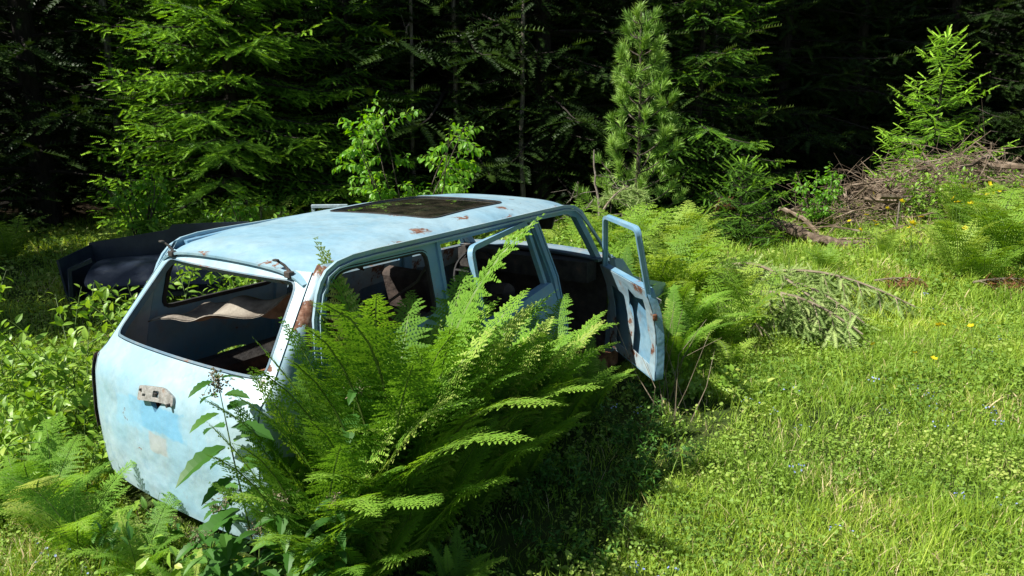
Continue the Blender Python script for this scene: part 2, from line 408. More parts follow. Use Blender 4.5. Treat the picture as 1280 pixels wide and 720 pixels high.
# ground
def ground_material():
    m, nt = newmat('meadow_soil'); L = nt.links
    tc = nd(nt, 'ShaderNodeTexCoord'); v = tc.outputs['Object']
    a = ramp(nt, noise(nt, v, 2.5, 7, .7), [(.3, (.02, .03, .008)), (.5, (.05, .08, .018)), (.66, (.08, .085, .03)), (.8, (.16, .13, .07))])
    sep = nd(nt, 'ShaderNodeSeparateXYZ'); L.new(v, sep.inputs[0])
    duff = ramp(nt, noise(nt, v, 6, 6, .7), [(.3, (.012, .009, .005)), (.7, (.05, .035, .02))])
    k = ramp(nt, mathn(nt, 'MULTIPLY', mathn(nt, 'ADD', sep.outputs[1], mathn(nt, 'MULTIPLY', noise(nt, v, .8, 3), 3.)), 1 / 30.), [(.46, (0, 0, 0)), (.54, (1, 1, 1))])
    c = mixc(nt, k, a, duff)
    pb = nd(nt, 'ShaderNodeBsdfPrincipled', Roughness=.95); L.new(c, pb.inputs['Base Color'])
    pb.inputs['Specular IOR Level'].default_value = .1
    b = nd(nt, 'ShaderNodeBump', Strength=.9, Distance=.04); L.new(noise(nt, v, 22, 6, .7), b.inputs['Height']); L.new(b.outputs[0], pb.inputs['Normal'])
    out = nd(nt, 'ShaderNodeOutputMaterial'); L.new(pb.outputs[0], out.inputs[0]); return m
M['ground'] = ground_material()

def gz(x, y):
    x = np.asarray(x, float); y = np.asarray(y, float)
    z = (vnoise(x, y, .55, 1) - .5) * .12 * np.clip((np.hypot(x, y - 1) - 2.) / 4, .25, 1) + (vnoise(x, y, 2.1, 2) - .5) * .035
    z = z + .75 * np.exp(-(((x - 9.5) / 2.6) ** 2 + ((y - 13.5) / 2.4) ** 2)) + .42 * np.exp(-(((x - 6.8) / 1.5) ** 2 + ((y - 9.8) / 2.0) ** 2))
    r = np.clip((y - 24) / 60, 0, 1); z = z + 26 * r * r * (3 - 2 * r) + np.clip((y - 24) * .06, 0, 8)
    return z
def ground():
    g = G()
    xs = np.concatenate([np.linspace(-220, -26, 12), np.linspace(-24, -9, 16), np.linspace(-8, 14, 133), np.linspace(15, 30, 16), np.linspace(34, 220, 12)])
    ys = np.concatenate([np.linspace(-200, -12, 10), np.linspace(-10, 0, 11), np.linspace(.4, 18, 107), np.linspace(19, 60, 28), np.linspace(66, 260, 16)])
    X, Y = np.meshgrid(xs, ys); Z = gz(X, Y); n = len(xs)
    V = np.stack([X, Y, Z], -1).reshape(-1, 3)
    i, j = np.meshgrid(np.arange(n - 1), np.arange(len(ys) - 1)); a = (j * n + i).ravel()
    g.add(V, np.stack([a, a + 1, a + n + 1, a + n], 1))
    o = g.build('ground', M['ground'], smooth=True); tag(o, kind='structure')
ground()

# ------------------------------------------------------------------ the car
CP = Vector((-1.60965, 3.1529, -.0101)); CYAW, CPIT, CROL = R(54.95), R(-.767), R(-.2655)
CM = Matrix.Rotation(CYAW, 3, 'Z') @ Matrix.Rotation(CPIT, 3, 'Y') @ Matrix.Rotation(CROL, 3, 'X')
def c2w(x, y, z=0.0):
    return CP + CM @ Vector((x, y, z))
car = empty('abandoned_car'); car.location = CP; car.rotation_euler = CM.to_euler()
tag(car, 'wrecked pale blue estate car with missing glass, overgrown by ferns', 'car')

HWZ = ([0, .15, .3, .45, .6, .75, .86, .93, 1.33, 1.4], [.71, .725, .74, .755, .76, .745, .715, .695, .625, .60])
def hw(x, z):
    b = np.interp(z, *HWZ)
    f = 1 - .045 * max(0, (x - 1.7) / 2.3) ** 2 - .05 * max(0, (1.2 - x) / 1.2) ** 2
    return b * f
TX = ([.12, .25, .30, .50, .72, .80, .822, .836, .85, .88, 1.30, 1.36], [-.02, -.035, -.04, -.045, -.03, -.005, .012, .045, .045, .075, .425, .47])
def tail(y, z):
    return (np.interp(z, *TX) + (.035 * abs(y / .66) ** 2 + .03 * abs(y / .66) ** 6), y, z)
def tw(z): return float(np.interp(z, [.15, .3, .6, .88, 1.31], [.65, .66, .67, .655, .565]))

# tailgate
g = G()
outl = [(-tw(z), z) for z in (.2, .3, .45, .6, .75, .88, 1.0, 1.15, 1.30)] + [(tw(z), z) for z in (1.30, 1.15, 1.0, .88, .75, .6, .45, .3, .2)]
wh = roundc([(-.605, .895), (-.52, 1.262), (.52, 1.262), (.605, .895)], .05)
shadow_cut = [(-.09, .715), (.02, .715), (-.03, .655)]  # triangle cut under the handle plate, standing for its cast shadow
panel(g, outl, [wh, [(p[0] + .02, p[1] + .015) for p in shadow_cut]], lambda y, z: tail(y, z), .035, .02, inward=(1, 0, 0))
gate = g.build('tailgate', M['gatepaint'], car)
g = G()
ring = [tail(*p) for p in dens(roundc([(-.60, .90), (-.515, 1.258), (.515, 1.258), (.60, .90)], .05), .06)]
sweep(g, np.array(ring) + (.012, 0, -.008), .012, .03, up=(-.64, 0, .77), closed=True)
g.build('window_frame', M['inner'], gate)
g = G()   # inner skin of the tailgate
panel(g, [(-.56, .3), (-.56, .86), (.56, .86), (.56, .3)], [roundc([(-.4, .4), (-.4, .75), (.4, .75), (.4, .4)], .05)], lambda y, z: (tail(y, z)[0] + .07, y, z), .08, .006)
g.build('inner_panel', M['inner'], gate)
# handle plate, bent
g = G()
rotp = Matrix.Rotation(R(-4), 3, 'X')
def hp(y, z):
    x0 = tail(y, z + .765)[0]
    q = rotp @ Vector((0, y, z)); return (x0 - .022 - .01 * math.sin(y * 14), q.y - .03, q.z + .765 - .12 * y * y * 4)
panel(g, roundc([(-.135, -.03), (-.135, .01), (-.05, .035), (.12, .035), (.125, -.03)], .012), [roundc([(-.03, -.012), (-.03, .017), (.01, .017), (.01, -.012)], .004), roundc([(.06, -.012), (.06, .0), (.085, .0), (.085, -.012)], .003)], hp, .02, .014, inward=(1, 0, 0))
hpl = g.build('handle_plate', M['plate'], gate)
g = G(); box(g, (-.035, -.04, .767), (.012, .02, .014), ch=.002); tube(g, [(-.05, -.145, .74), (-.03, -.145, .74)], .009, 8); tube(g, [(-.05, .07, .77), (-.03, .07, .77)], .006, 8)
g.build('lock', M['darkmetal'], hpl)
for sy in (.47, -.47):   # hinge arms sticking up from the roof edge
    g = G(); b = np.array(tail(sy, 1.275))
    tube(g, [b + (-.02, -.01, .0), b + (.0, .02, .03), b + (-.005, .04, .05), b + (-.02, .065, .07)], [.010, .008, .007, .006], 6)
    box(g, b + (-.012, 0, .012), (.03, .045, .03)); box(g, b + (-.024, .07, .072), (.02, .03, .010))
    g.build('hinge', M['darkmetal'], gate)

# roof
def roofz(x, y):
    zt = np.interp(x, [.42, .55, .8, 1.2, 1.8, 2.3, 2.6, 2.74, 2.82], [1.318, 1.355, 1.385, 1.41, 1.425, 1.418, 1.405, 1.385, 1.36])
    r = min(1, abs(y) / rh(x)); return zt - .022 * r * r - .045 * r ** 7
def rh(x): return float(np.interp(x, [.40, .5, .7, 1.3, 2.2, 2.6, 2.8], [.565, .600, .618, .625, .62, .60, .575]))
rx = [.405, .45, .52, .62, .77, 1.0, 1.3, 1.7, 2.2, 2.5, 2.7, 2.8]
ro = [(x, -rh(x)) for x in rx] + [(2.815, -.3), (2.82, 0), (2.815, .3)] + [(x, rh(x)) for x in rx[::-1]]
g = G(); sr = roundc([(1.44, -.42), (2.24, -.36), (2.19, .38), (1.34, .34)], .08)
panel(g, ro, [sr], lambda x, y: (x - .03 * (abs(y) / .6) ** 2 * (x > 2.6), y, roofz(x, y)), .05, .012, inward=(0, 0, -1))
roof = g.build('roof', M['roofpaint'], car)
g = G(); panel(g, roundc([(1.45, -.409), (2.228, -.35), (2.18, .37), (1.352, .33)], .075), [], lambda x, y: (x, y, roofz(x, y) - .004), .09, .006, inward=(0, 0, -1))
sg = g.build('sunroof_glass', M['glass'], roof)
g = G(); sweep(g, [(x, y, roofz(x, y) + .003) for x, y in dens(roundc([(1.442, -.418), (2.238, -.358), (2.188, .378), (1.342, .338)], .08), .05)], .012, .006, closed=True)
g.build('sunroof_seal', M['darkmetal'], roof)
g = G(); panel(g, [(x + .02 * (x < 1) - .02 * (x > 1), y * .95) for x, y in ro], [[(1.3, -.46), (2.28, -.46), (2.28, .44), (1.3, .44)]], lambda x, y: (x, y, roofz(x, y) - .045), .09, .004)
g.build('headliner', M['seat'], roof)

# side structure, both sides
XG = ([.15, .6, .86, .92, 1.11, 1.21, 1.29, 1.32, 1.335], [.30, .32, .345, .352, .389, .43, .495, .56, .66])
def xg(z): return float(np.interp(z, *XG))
for s, side in ((-1, 'right'), (1, 'left')):
    sp = lambda x, z: (x, s * hw(x, z), z)
    # rear quarter panel with window and arch
    arch = [(.87 + .335 * math.cos(a), .27 + .335 * math.sin(a)) for a in np.linspace(math.pi, 0, 15)]
    o_ = [(.30, .15), (.32, .6), (.352, .92), (.389, 1.11), (.43, 1.21), (.495, 1.29), (.56, 1.32), (.70, 1.335), (1.27, 1.335), (1.27, .9), (1.27, .35), (1.24, .18)] + [a for a in arch[::-1]] + [(.52, .15)]
    o_ = [p for p in o_ if not (p[0] > 1.2 and p[1] < .28 and p[0] < 1.23)]
    win = roundc([(.425, .965), (.475, 1.20), (.565, 1.295), (1.16, 1.295), (1.165, .965)], .06)
    g = G(); panel(g, o_, [win], sp, .045, .014, inward=(0, -s, 0)); q = g.build('quarter_panel', M['shadepaint'], car)
    g = G(); sweep(g, np.array([sp(*p) for p in dens(win, .06)]) + (0, -s * .012, 0), .022, .022, up=(0, 1, 0), closed=True); g.build('window_seal', M['rubber'], q)
    # rounded rear corner from tailgate edge to side
    g = G(); Z = np.concatenate([np.linspace(.15, .8, 10), np.linspace(.86, 1.33, 14)]); V = []
    for z in Z:
        a = np.array(tail(s * (tw(min(z, 1.30)) + .008), z)); b = np.array(sp(xg(z), z)); b[1] = s * hw(b[0], z)
        c = np.array([a[0] + (.02 if z > .85 else .0), b[1] + s * .004, z])
        for t in np.linspace(0, 1, 9): V.append((1 - t) ** 2 * a + 2 * t * (1 - t) * c + t * t * b)
    F = [(i * 9 + j, i * 9 + j + 1, i * 9 + j + 10, i * 9 + j + 9) for i in range(len(Z) - 1) for j in range(8)]
    if s < 0: F = [f[::-1] for f in F]
    g.add(V, F)
    V2 = [np.array(v) + (.012, -s * .012, 0) for v in V]; g.add(V2, [f[::-1] for f in F])
    cp = g.build('rear_corner', M['cornerpaint'], car, smooth=True)
    g = G(); lv = []
    for z in np.linspace(.40, .80, 9):
        a = np.array(tail(s * (tw(z) + .02), z)); b = np.array(sp(.13, z)); c = np.array([a[0], b[1], z])
        for t in np.linspace(0, 1, 7):
            p = (1 - t) ** 2 * a + 2 * t * (1 - t) * c + t * t * b; lv.append(p + (-.012, s * .012, 0))
    g.add(lv, [(i * 7 + j, i * 7 + j + 1, i * 7 + j + 8, i * 7 + j + 7)[::s] for i in range(8) for j in range(6)])
    if s > 0: g.build('tail_lamp', M['lampred'], cp)
    # drip rail: two parallel beads up the quarter window, along the roof and down the windscreen pillar
    gl = [(.345, .90), (.36, .98), (.385, 1.11), (.425, 1.21), (.455, 1.26), (.495, 1.30), (.56, 1.33), (.66, 1.345), (.80, 1.350), (1.2, 1.354), (1.6, 1.358), (2.0, 1.362), (2.3, 1.365), (2.55, 1.365), (2.68, 1.35), (2.76, 1.31), (2.90, 1.15), (3.10, .935)]
    g = G()
    P3 = np.array([(x, s * (hw(x, z) + .006), z) for x, z in gl]); sweep(g, P3, .020, .016, up=(0, s, 0))
    P4 = P3 + np.array([(.022 if z < 1.3 and x < .6 else (-.018 if x > 2.7 else 0), -s * -.012, -.022 if z > 1.25 else 0) for x, z in gl]); sweep(g, P4, .010, .014, up=(0, s, 0))
    g.build('drip_rail', M['paint'], roof)
    # cant rail under the roof edge, pillars, sill
    g = G(); sweep(g, [(x, s * (hw(x, 1.32) - .03), z) for x, z in ((.56, 1.30), (.9, 1.325), (1.6, 1.335), (2.2, 1.34), (2.6, 1.335), (2.74, 1.29), (2.92, 1.10), (3.09, .91))], .05, .045, up=(0, s, 0))
    g.build('roof_rail', M['shadepaint'], car)
    g = G(); sweep(g, [(1.215, s * (hw(1.2, z) - .022), z) for z in (.2, .5, .8, .95, 1.1, 1.33)], .085, .04, up=(0, s, 0)); sweep(g, [(1.245, s * (hw(1.2, z) + .0), z) for z in (.2, .5, .8, .95, 1.1, 1.33)], .02, .02, up=(0, s, 0)); g.build('rear_pillar', M['shadepaint'], car)
    g = G(); pts = [(2.36, .16), (2.36, .6), (2.34, .93), (2.27, 1.12), (2.19, 1.335)]
    sweep(g, [(x, s * (hw(x, z) - .05), z) for x, z in pts], .08, .06, up=(0, s, 0)); sweep(g, [(x - .012, s * (hw(x, z) - .012), z) for x, z in pts], .035, .02, up=(0, s, 0)); sweep(g, [(x + .03, s * (hw(x, z) - .012), z) for x, z in pts], .012, .014, up=(0, s, 0))
    g.build('centre_pillar', M['shadepaint'], car)
    g = G(); pts = [(3.14, .16), (3.14, .6), (3.14, .92)]; sweep(g, [(x, s * (hw(x, z) - .03), z) for x, z in pts], .1, .06, up=(0, s, 0)); g.build('hinge_post', M['inner'], car)
    g = G(); sweep(g, [(1.2, s * .67, .15), (2.2, s * .68, .15), (3.2, s * .66, .15)], .12, .12); g.build('sill', M['rust'], car)
    # front wing
    arch = [(3.52 + .33 * math.cos(a), .27 + .33 * math.sin(a)) for a in np.linspace(math.pi, 0, 13)]
    o_ = [(3.17, .15), (3.17, .92), (3.30, .89), (3.42, .74), (3.75, .64), (4.05, .56), (4.14, .35)] + arch[::-1]
    g = G(); panel(g, o_, [], sp, .07, .012, inward=(0, -s, 0)); w = g.build('front_wing', M['paint'], car)
    for wx in (.87, 3.52):
        g = G(); a = np.linspace(0, 2 * math.pi, 25)[:-1]; prof = [(.17, -.08), (.25, -.09), (.272, -.05), (.272, .05), (.25, .09), (.17, .08)]
        V = [(wx + r * math.cos(t), s * .60 + d, .262 + r * math.sin(t) * .97) for t in a for r, d in prof]
        k = len(prof); F = [(i * k + j, i * k + (j + 1) % k, ((i + 1) % 24) * k + (j + 1) % k, ((i + 1) % 24) * k + j) for i in range(24) for j in range(k)]
        g.add(V, F); wo = g.build('wheel', M['rubber'], car)
        g = G(); prof = [(.17, -.07), (.165, .02), (.13, .05), (.10, .02), (.05, .03), (.0, .035)]
        V = [(wx + r * math.cos(t), s * (.60 + d), .262 + r * math.sin(t) * .97) for t in a for r, d in prof]
        F = [(i * k + j, i * k + j + 1, ((i + 1) % 24) * k + j + 1, ((i + 1) % 24) * k + j) for i in range(24) for j in range(k - 1)]
        g.add(V, F); g.build('rim', M['rust'], wo)

# doors
def door(name, x0, x1, xt0, xt1, s, parent, hinge_x, mat, sag=0., swing=0., lean=0., hole=True, top=1.325, bot=.22):
    """outline: x0 (rear) .. x1 (front) below the belt, xt0 .. xt1 at the top of the window frame"""
    belt = .915
    piv = Vector((hinge_x, s * hw(hinge_x, .6), .5))
    def mp(x, z, off=0.):
        p = np.array([x, s * (hw(x, z) - off), z]); return tuple(p - np.array(piv))
    low = roundc([(x0, bot), (x0, belt), (x1, belt), (x1, bot)], .03)
    g = G(); panel(g, low, [], lambda x, z: mp(x, z), .05, .008, inward=(0, -s, 0))
    # door edges (the jamb faces)
    e = dens(low, .06); n = len(e); V = [mp(x, z) for x, z in e] + [mp(x, z, .055) for x, z in e]
    g.add(V, [(i, (i + 1) % n, (i + 1) % n + n, i + n) for i in range(n)])
    o = g.build(name, mat, parent)
    o.location = piv
    o.rotation_euler = (Matrix.Rotation(-s * swing, 3, 'Z') @ Matrix.Rotation(lean, 3, 'X') @ Matrix.Rotation(sag, 3, 'Y')).to_euler()
    g = G(); d = x1 - x0
    hs = [[(x0 + .09, .36), (x0 + .07, .52), (x0 + .12, .60), (x0 + .10, .82), (x0 + d * .30, .80), (x0 + d * .42, .84), (x0 + d * .50, .70), (x0 + d * .44, .55), (x0 + d * .47, .38)], roundc([(x0 + d * .55, .34), (x0 + d * .58, .76), (x1 - .10, .78), (x1 - .12, .34)], .04)] if hole else []
    panel(g, [(x0 + .01, bot + .01), (x0 + .01, belt - .005), (x1 - .01, belt - .005), (x1 - .01, bot + .01)], hs, lambda x, z: mp(x, z, .055), .04, .004)
    g.build('inner_panel', M['rustpaint'], o)
    g = G(); fr = [(x0 + .02, belt - .03), (x0 + .01, belt + .05)] + roundc([(x0, belt + .05), (xt0, top), (xt1, top), (x1 - .03, belt)], .05)[5:-5] + [(x1 - .04, belt - .03)]
    fr = [(x0 + .015, belt - .05)] + [p for p in roundc([(x0 + .015, belt), (xt0, top), (xt1, top), (x1 - .035, belt)], .045)[5:15]] + [(x1 - .035, belt - .05)]
    P = [mp(x, z, .045) for x, z in fr]
    sweep(g, P, .022, .032, up=(0, s, 0)); sweep(g, np.array(P) + (0, s * .014, 0), .032, .008, up=(0, s, 0))
    g.build('window_frame', M['shadepaint'], o)
    g = G(); c = np.array(mp(x0 + .10, .80, -.018)); sweep(g, [c + (-.07, 0, 0), c + (-.05, s * .02, 0), c + (.05, s * .02, 0), c + (.07, 0, 0)], .018, .012, up=(0, s, 0)); g.build('handle', M['plate'], o)
    g = G(); c = np.array(mp(x0 - .004, .72, .05)); box(g, c, (.018, .03, .045), ch=.005); g.build('latch', M['rust'], o)
    return o
fd = door('front_door', 2.36, 3.12, 2.30, 2.80, -1, car, 3.12, M['shadepaint'], swing=R(50), lean=R(-5.5), sag=R(-1.5), bot=.27)
fd['label'] = 'front door hanging wide open with torn rusty inner panel'
rd = door('rear_door', 1.44, 2.31, 1.50, 2.17, -1, car, 2.31, M['shadepaint'], swing=R(8), sag=R(-4), lean=R(0))
rd['label'] = 'rear door hanging ajar'
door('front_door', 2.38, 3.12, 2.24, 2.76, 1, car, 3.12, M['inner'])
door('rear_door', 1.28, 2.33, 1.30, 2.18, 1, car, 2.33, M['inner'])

# cowl, bonnet, front, bulkhead, floor, interior
g = G(); panel(g, [(2.98, -.64), (3.22, -.66), (3.22, .66), (2.98, .64)], [], lambda x, y: (x + .06 * (1 - (y / .66) ** 2), y, .925 + .012 * math.sin(x * 150) + .02 * (1 - (y / .66) ** 2)), .02, .008, inward=(0, 0, -1))
g.build('cowl', M['inner'], car)
g = G(); panel(g, [(-.66, .2), (-.62, .54), (.62, .54), (.66, .2)], [roundc([(-.58, .3), (-.58, .46), (.58, .46), (.58, .3)], .06)], lambda y, z: (4.14 - .05 * abs(y), y, z), .07, .015); g.build('front_panel', M['paint'], car)
g = G(); box(g, (3.16, 0, .52), (.03, 1.28, .78)); g.build('bulkhead', M['darkmetal'], car)
g = G(); box(g, (1.65, 0, .20), (3.1, 1.3, .03)); box(g, (.78, 0, .50), (1.40, 1.16, .03)); box(g, (1.5, 0, .36), (.03, 1.16, .30)); g.build('floor_pan', M['rust'], car)
for s in (-1, 1):
    g = G(); box(g, (.87, s * .56, .42), (.78, .16, .44), ch=.05); g.build('wheel_house', M['darkmetal'], car)
g = G(); box(g, (1.62, 0, .10), (3.0, 1.2, .03)); g.build('underbody', M['rust'], car)
g = G(); sweep(g, [(2.98, y, .84) for y in np.linspace(-.6, .6, 9)], .14, .15); box(g, (2.90, .35, .90), (.10, .34, .10)); g.build('dashboard', M['darkmetal'], car)
g = G(); c = np.array([2.78, .34, .76]); T = np.array([c + (.07 * math.sin(a), .19 * math.cos(a), .17 * math.sin(a)) for a in np.linspace(0, 2 * math.pi, 25)]); tube(g, T, .012, 6); tube(g, [c + (0, -.19, 0), c + (.03, 0, -.01), c + (0, .19, 0)], .012, 6); tube(g, [c + (.03, 0, 0), c + (.20, 0, -.08)], .02, 6); g.build('steering_wheel', M['rubber'], car)
def seatp(x, y, w):
    g = G(); 
    V = []; box(g, (x, y, .42), (.46, w, .16), ch=.04); so = g.build('seat', M['seat'], car)
    g = G(); box(g, (x - .27, y, .68), (.12, w - .02, .50), rot=Matrix.Rotation(R(-14), 3, 'Y'), ch=.04); g.build('backrest', M['seat'], so)
seatp(2.35, -.33, .48); seatp(2.35, .33, .48); seatp(1.55, 0, 1.14)
g = G(); panel(g, roundc([(-.52, -.02), (-.16, -.02), (-.14, -.16), (-.50, -.14)], .02), [], lambda y, z: (2.62 + .5 * z * .3, y, 1.335 + z), .06, .015); g.build('sun_visor', M['darkmetal'], car)
g = G(); tube(g, [(1.32, -.58, 1.3), (1.22, -.5, 1.1), (1.15, -.3, .95)], .008, 6)
g.build('torn_bracket', M['darkmetal'], car)
g = G(); rq = np.random.default_rng(4)
panel(g, [(0, 0), (.3, .05), (.62, -.04), (.6, .3), (.42, .22), (.3, .42), (.12, .25), (0, .34)], [], lambda u, v: (1.0 + .35 * v + .05 * math.sin(u * 11), .40 - u, 1.335 - v * .75 + .04 * math.sin(u * 14)), .05, .004)
g.build('hanging_lining', M['seat'], car)

# crumpled tan sheet in the load bay
g = G(); cs = CM
def sheet(u, v):
    x = .26 + .45 * v + .28 * u + .03 * math.sin(u * 9); y = .60 - .70 * u
    z = .90 + .14 * u + .018 * math.sin(u * 13 + v * 3) + .02 * math.sin(v * 9 + u * 5) + .05 * v - .10 * (v > .8)
    return tuple(c2w(x, y, z))
panel(g, [(0, .1), (.15, 0), (.45, .06), (.7, -.02), (1, .12), (.95, .8), (.6, 1), (.3, .85), (.05, .9)], [], sheet, .05, .006)
tag(g.build('crumpled_sheet', M['tan'], smooth=True), 'crumpled tan sheet of torn trim lying in the load bay of the blue car', 'trim sheet')

# ------------------------------------------------------------------ other metal: dark wreck and rail behind
w = empty('metal_wreck', (-4.0, 8.0, float(gz(-4.3, 8.0))), R(8)); w.scale = (.72, .85, .92)
tag(w, 'dark navy shell of a scrapped vehicle lying in shade behind the blue car', 'wreck')
g = G(); panel(g, [(-.95, .1), (-1.1, .66), (.1, .80), (.16, .86), (1.35, .88), (1.3, .1)], [], lambda x, z: (x, .45 + .05 * math.sin(x * 2), z), .08, .03); g.build('side_wall', M['navy'], w)
g = G(); panel(g, [(-.45, .05), (-.5, .60), (.45, .64), (.45, .05)], [], lambda y, z: (-1.02 - .1 * z + .04 * y, y, z), .08, .03); g.build('end_panel', M['navy'], w)
g = G(); panel(g, roundc([(-.75, -.7), (-.80, .1), (1.2, .2), (1.2, -.7)], .18), [], lambda x, y: (x, y, .50 + .03 * math.sin((x + .8) * 1.4) - .45 * max(0, -.25 - y) ** 1.3 + .06 * y), .08, .02); g.build('bonnet_panel', M['navy'], w)
g = G(); sweep(g, [(-1.0, -.5, .12), (-.98, -.48, .48), (-.75, -.3, .56)], .05, .05); box(g, (.1, 0, .15), (1.9, .8, .06)); g.build('chassis_bar', M['navy'], w)
# small pale steel frame behind the roof
w = empty('steel_frame', (-2.15, 8.6, float(gz(-2.15, 8.6))), R(4)); tag(w, 'pale blue-grey steel rail frame standing behind the car roof', 'metal frame')
g = G(); box(g, (.0, 0, .99), (.42, .05, .04)); g.build('top_rail', M['rail'], w)
for x in (-.19, .19):
    g = G(); box(g, (x, 0, .485), (.035, .035, .97)); g.build('leg', M['rail'], w)

# ------------------------------------------------------------------ plant makers
LEAF_T = []
def leaf_template(wf=.32, rows=4, fold=.25, droop=.3, serr=0.0):
    """unit-length leaf along x, folded along the midrib, drooping at the tip"""
    V = []; F = []
    for i in range(rows + 1):
        t = i / rows; w = wf * math.sin(math.pi * min(1, t * .93 + .04)) ** .8 * (1 - .35 * t) if 0 < i < rows else (.02 if i == 0 else .004)
        if serr and 0 < i < rows: w *= 1 + serr * (1 if i % 2 else -1)
        z = -droop * t * t
        V += [(t, -w, z + fold * w), (t, 0, z), (t, w, z + fold * w)]
    for i in range(rows):
        a = i * 3; F += [(a, a + 1, a + 4, a + 3), (a + 1, a + 2, a + 5, a + 4)]
    return np.array(V), np.array(F)

def frond(g, base, az, L, th0, th1, npin, nsub, wide=.24, r=None, tintb=.5, mat=0, twist=0., arch=1.25):
    """twice-divided fern frond: arching midrib, pinnae, pinnules"""
    r = r or rng
    n = 26; s = np.linspace(0, 1, n); th = th0 + (th1 - th0) * s ** (arch)
    dr = np.sin(th) * L / n; dz = np.cos(th) * L / n
    rr = np.concatenate([[0], np.cumsum(dr)[:-1]]); zz = np.concatenate([[0], np.cumsum(dz)[:-1]])
    ha = az + twist * s; h = np.stack([np.cos(ha), np.sin(ha), 0 * s], 1)
    P = base + h * rr[:, None] + np.outer(zz, [0, 0, 1])
    T = norm(np.gradient(P, axis=0)); B = norm(np.cross(T, [0, 0, 1.])); N = norm(np.cross(B, T))
    tube(g, P[::3], np.linspace(.006, .0015, len(P[::3])) * (L / .9), 3, .55, mat + 1, cap=False)
    sp = np.linspace(.17, .99, npin)
    shape = np.interp(sp, [.15, .22, .32, .5, .7, .85, .94, 1], [.55, .88, 1., .88, .62, .36, .18, .05])
    # pinnule template: small lobe
    PT = np.array([(0, -.12, 0), (0, .12, 0), (.55, .30, -.02), (1, .0, -.12), (.55, -.30, -.02)])
    PF = np.array([(0, 4, 2, 1)]); PF2 = np.array([(4, 3, 2)])
    pos = []; fr = []; sc_ = []; ti = []
    for side in (-1, 1):
        for q, (u, wv) in enumerate(zip(sp, shape)):
            i = min(n - 1, u * (n - 1)); k = int(i); k2 = min(k + 1, n - 1); f = i - k
            p = P[k] * (1 - f) + P[k2] * f; t_, b_, n_ = T[k], B[k], N[k]
            ln = L * wide * wv * r.uniform(.9, 1.08)
            fw = r.uniform(.15, .42) + .5 * u ** 3; d = norm(side * b_ * math.cos(fw) + t_ * math.sin(fw) + n_ * r.uniform(.0, .22))
            ns = max(3, int(nsub * wv + .5)); v = (np.arange(ns) + .6) / ns
            droop = r.uniform(.10, .38)
            pp = p + d * (v * ln)[:, None] - np.outer((v * v) * ln * droop, [0, 0, 1])
            e = norm(np.cross(n_, d)); pl = (ln / ns) * np.clip(L * .034 / ln * ns * .55, 1.0, 1.9) * np.interp(v, [0, .25, 1], [.75, 1., .22])
            dd = d - np.array([0, 0, 1]) * droop
            for s2 in (-1, 1):
                dirs = norm(e * s2 * .86 + dd * .5 + n_ * r.uniform(-.12, .2, (ns, 1)))
                pos.append(pp); fr.append(frames(dirs, np.broadcast_to(n_, dirs.shape))); sc_.append(np.stack([pl, np.full(ns, ln / ns * 1.45), pl], 1))
                ti.append(np.full(ns, tintb) + r.uniform(-.12, .12, ns) + .12 * u)
            # pinna tip
            pos.append(pp[-1:]); fr.append(frames(norm(dd)[None], n_[None])); sc_.append(np.array([[ln / ns * 1.6, ln / ns * 1.2, ln / ns]])); ti.append(np.array([tintb + .15]))
    pos = np.concatenate(pos); fr = np.concatenate(fr); sc_ = np.concatenate(sc_); ti = np.concatenate(ti)
    V = np.einsum('nki,nij->nkj', PT[None] * sc_[:, None, :], fr) + pos[:, None]
    k = len(PT); off = (np.arange(len(pos)) * k)[:, None]; n0 = g.n
    g.add(V.reshape(-1, 3), PF + off, np.repeat(ti, k), mat)
    g.F.append(PF2 + off + n0); g.M.append(np.full(len(pos), mat, int))

def fern_mesh(seed, nf, L, npin, nsub, mats, th1=1.75, spread=1.0, wide=.155, fan=None):
    r = np.random.default_rng(seed); g = G()
    for i in range(nf):
        a = 2 * math.pi * (i + r.uniform(-.35, .35)) / nf
        l = L * r.choice([r.uniform(.8, 1.08), r.uniform(.5, .8)])
        t1 = th1 * r.uniform(.65, 1.12); up_ = r.uniform(.06, .42) * spread
        if fan: k = np.interp(math.cos(a), [-1, .1], [.42, 1.]); t1 *= k * .80; up_ *= k; l *= np.interp(k, [.42, 1], [.86, 1.])
        frond(g, np.array([math.cos(a) * .03, math.sin(a) * .03, 0]), a, l, up_, t1, npin, nsub, wide=wide * r.uniform(.85, 1.1), r=r, tintb=r.choice([r.uniform(.12, .78), .98], p=[.96, .04]), twist=r.uniform(-.6, .6), arch=r.uniform(1.3, 2.3))
    return g.mesh('fern', mats)
FERN = [fern_mesh(i, n, L, 46, 13, [M['fern'], M['stem']], th, sp, wd_, R(105)) for i, (n, L, th, sp, wd_) in enumerate([(26, 1.10, 1.9, .9, .155), (22, 1.05, 2.1, 1.1, .16), (18, .95, 2.1, 1.2, .17), (20, 1.35, 1.5, .5, .13), (24, 1.22, 1.8, .7, .145)])]
FERNR = [fern_mesh(11 + i, 13, 1.0, 34, 12, [M['fern'], M['stem']], 1.9, 1.1, .2) for i in range(2)]
FERNF = [fern_mesh(20 + i, 12, 1.1, 19, 7, [M['fernfar'], M['stem']], 1.9, .9, wide=.2) for i in range(3)]

def put(name, me, loc, rz, s, label, cat, group=None, tilt=(0, 0)):
    o = link(name, me); o.location = loc; o.rotation_euler = (tilt[0], tilt[1], rz)
    o.scale = (s, s, s) if not isinstance(s, tuple) else s
    return tag(o, label, cat, group)
def onground(x, y, dz=0.): return (x, y, float(gz(x, y)) + dz)

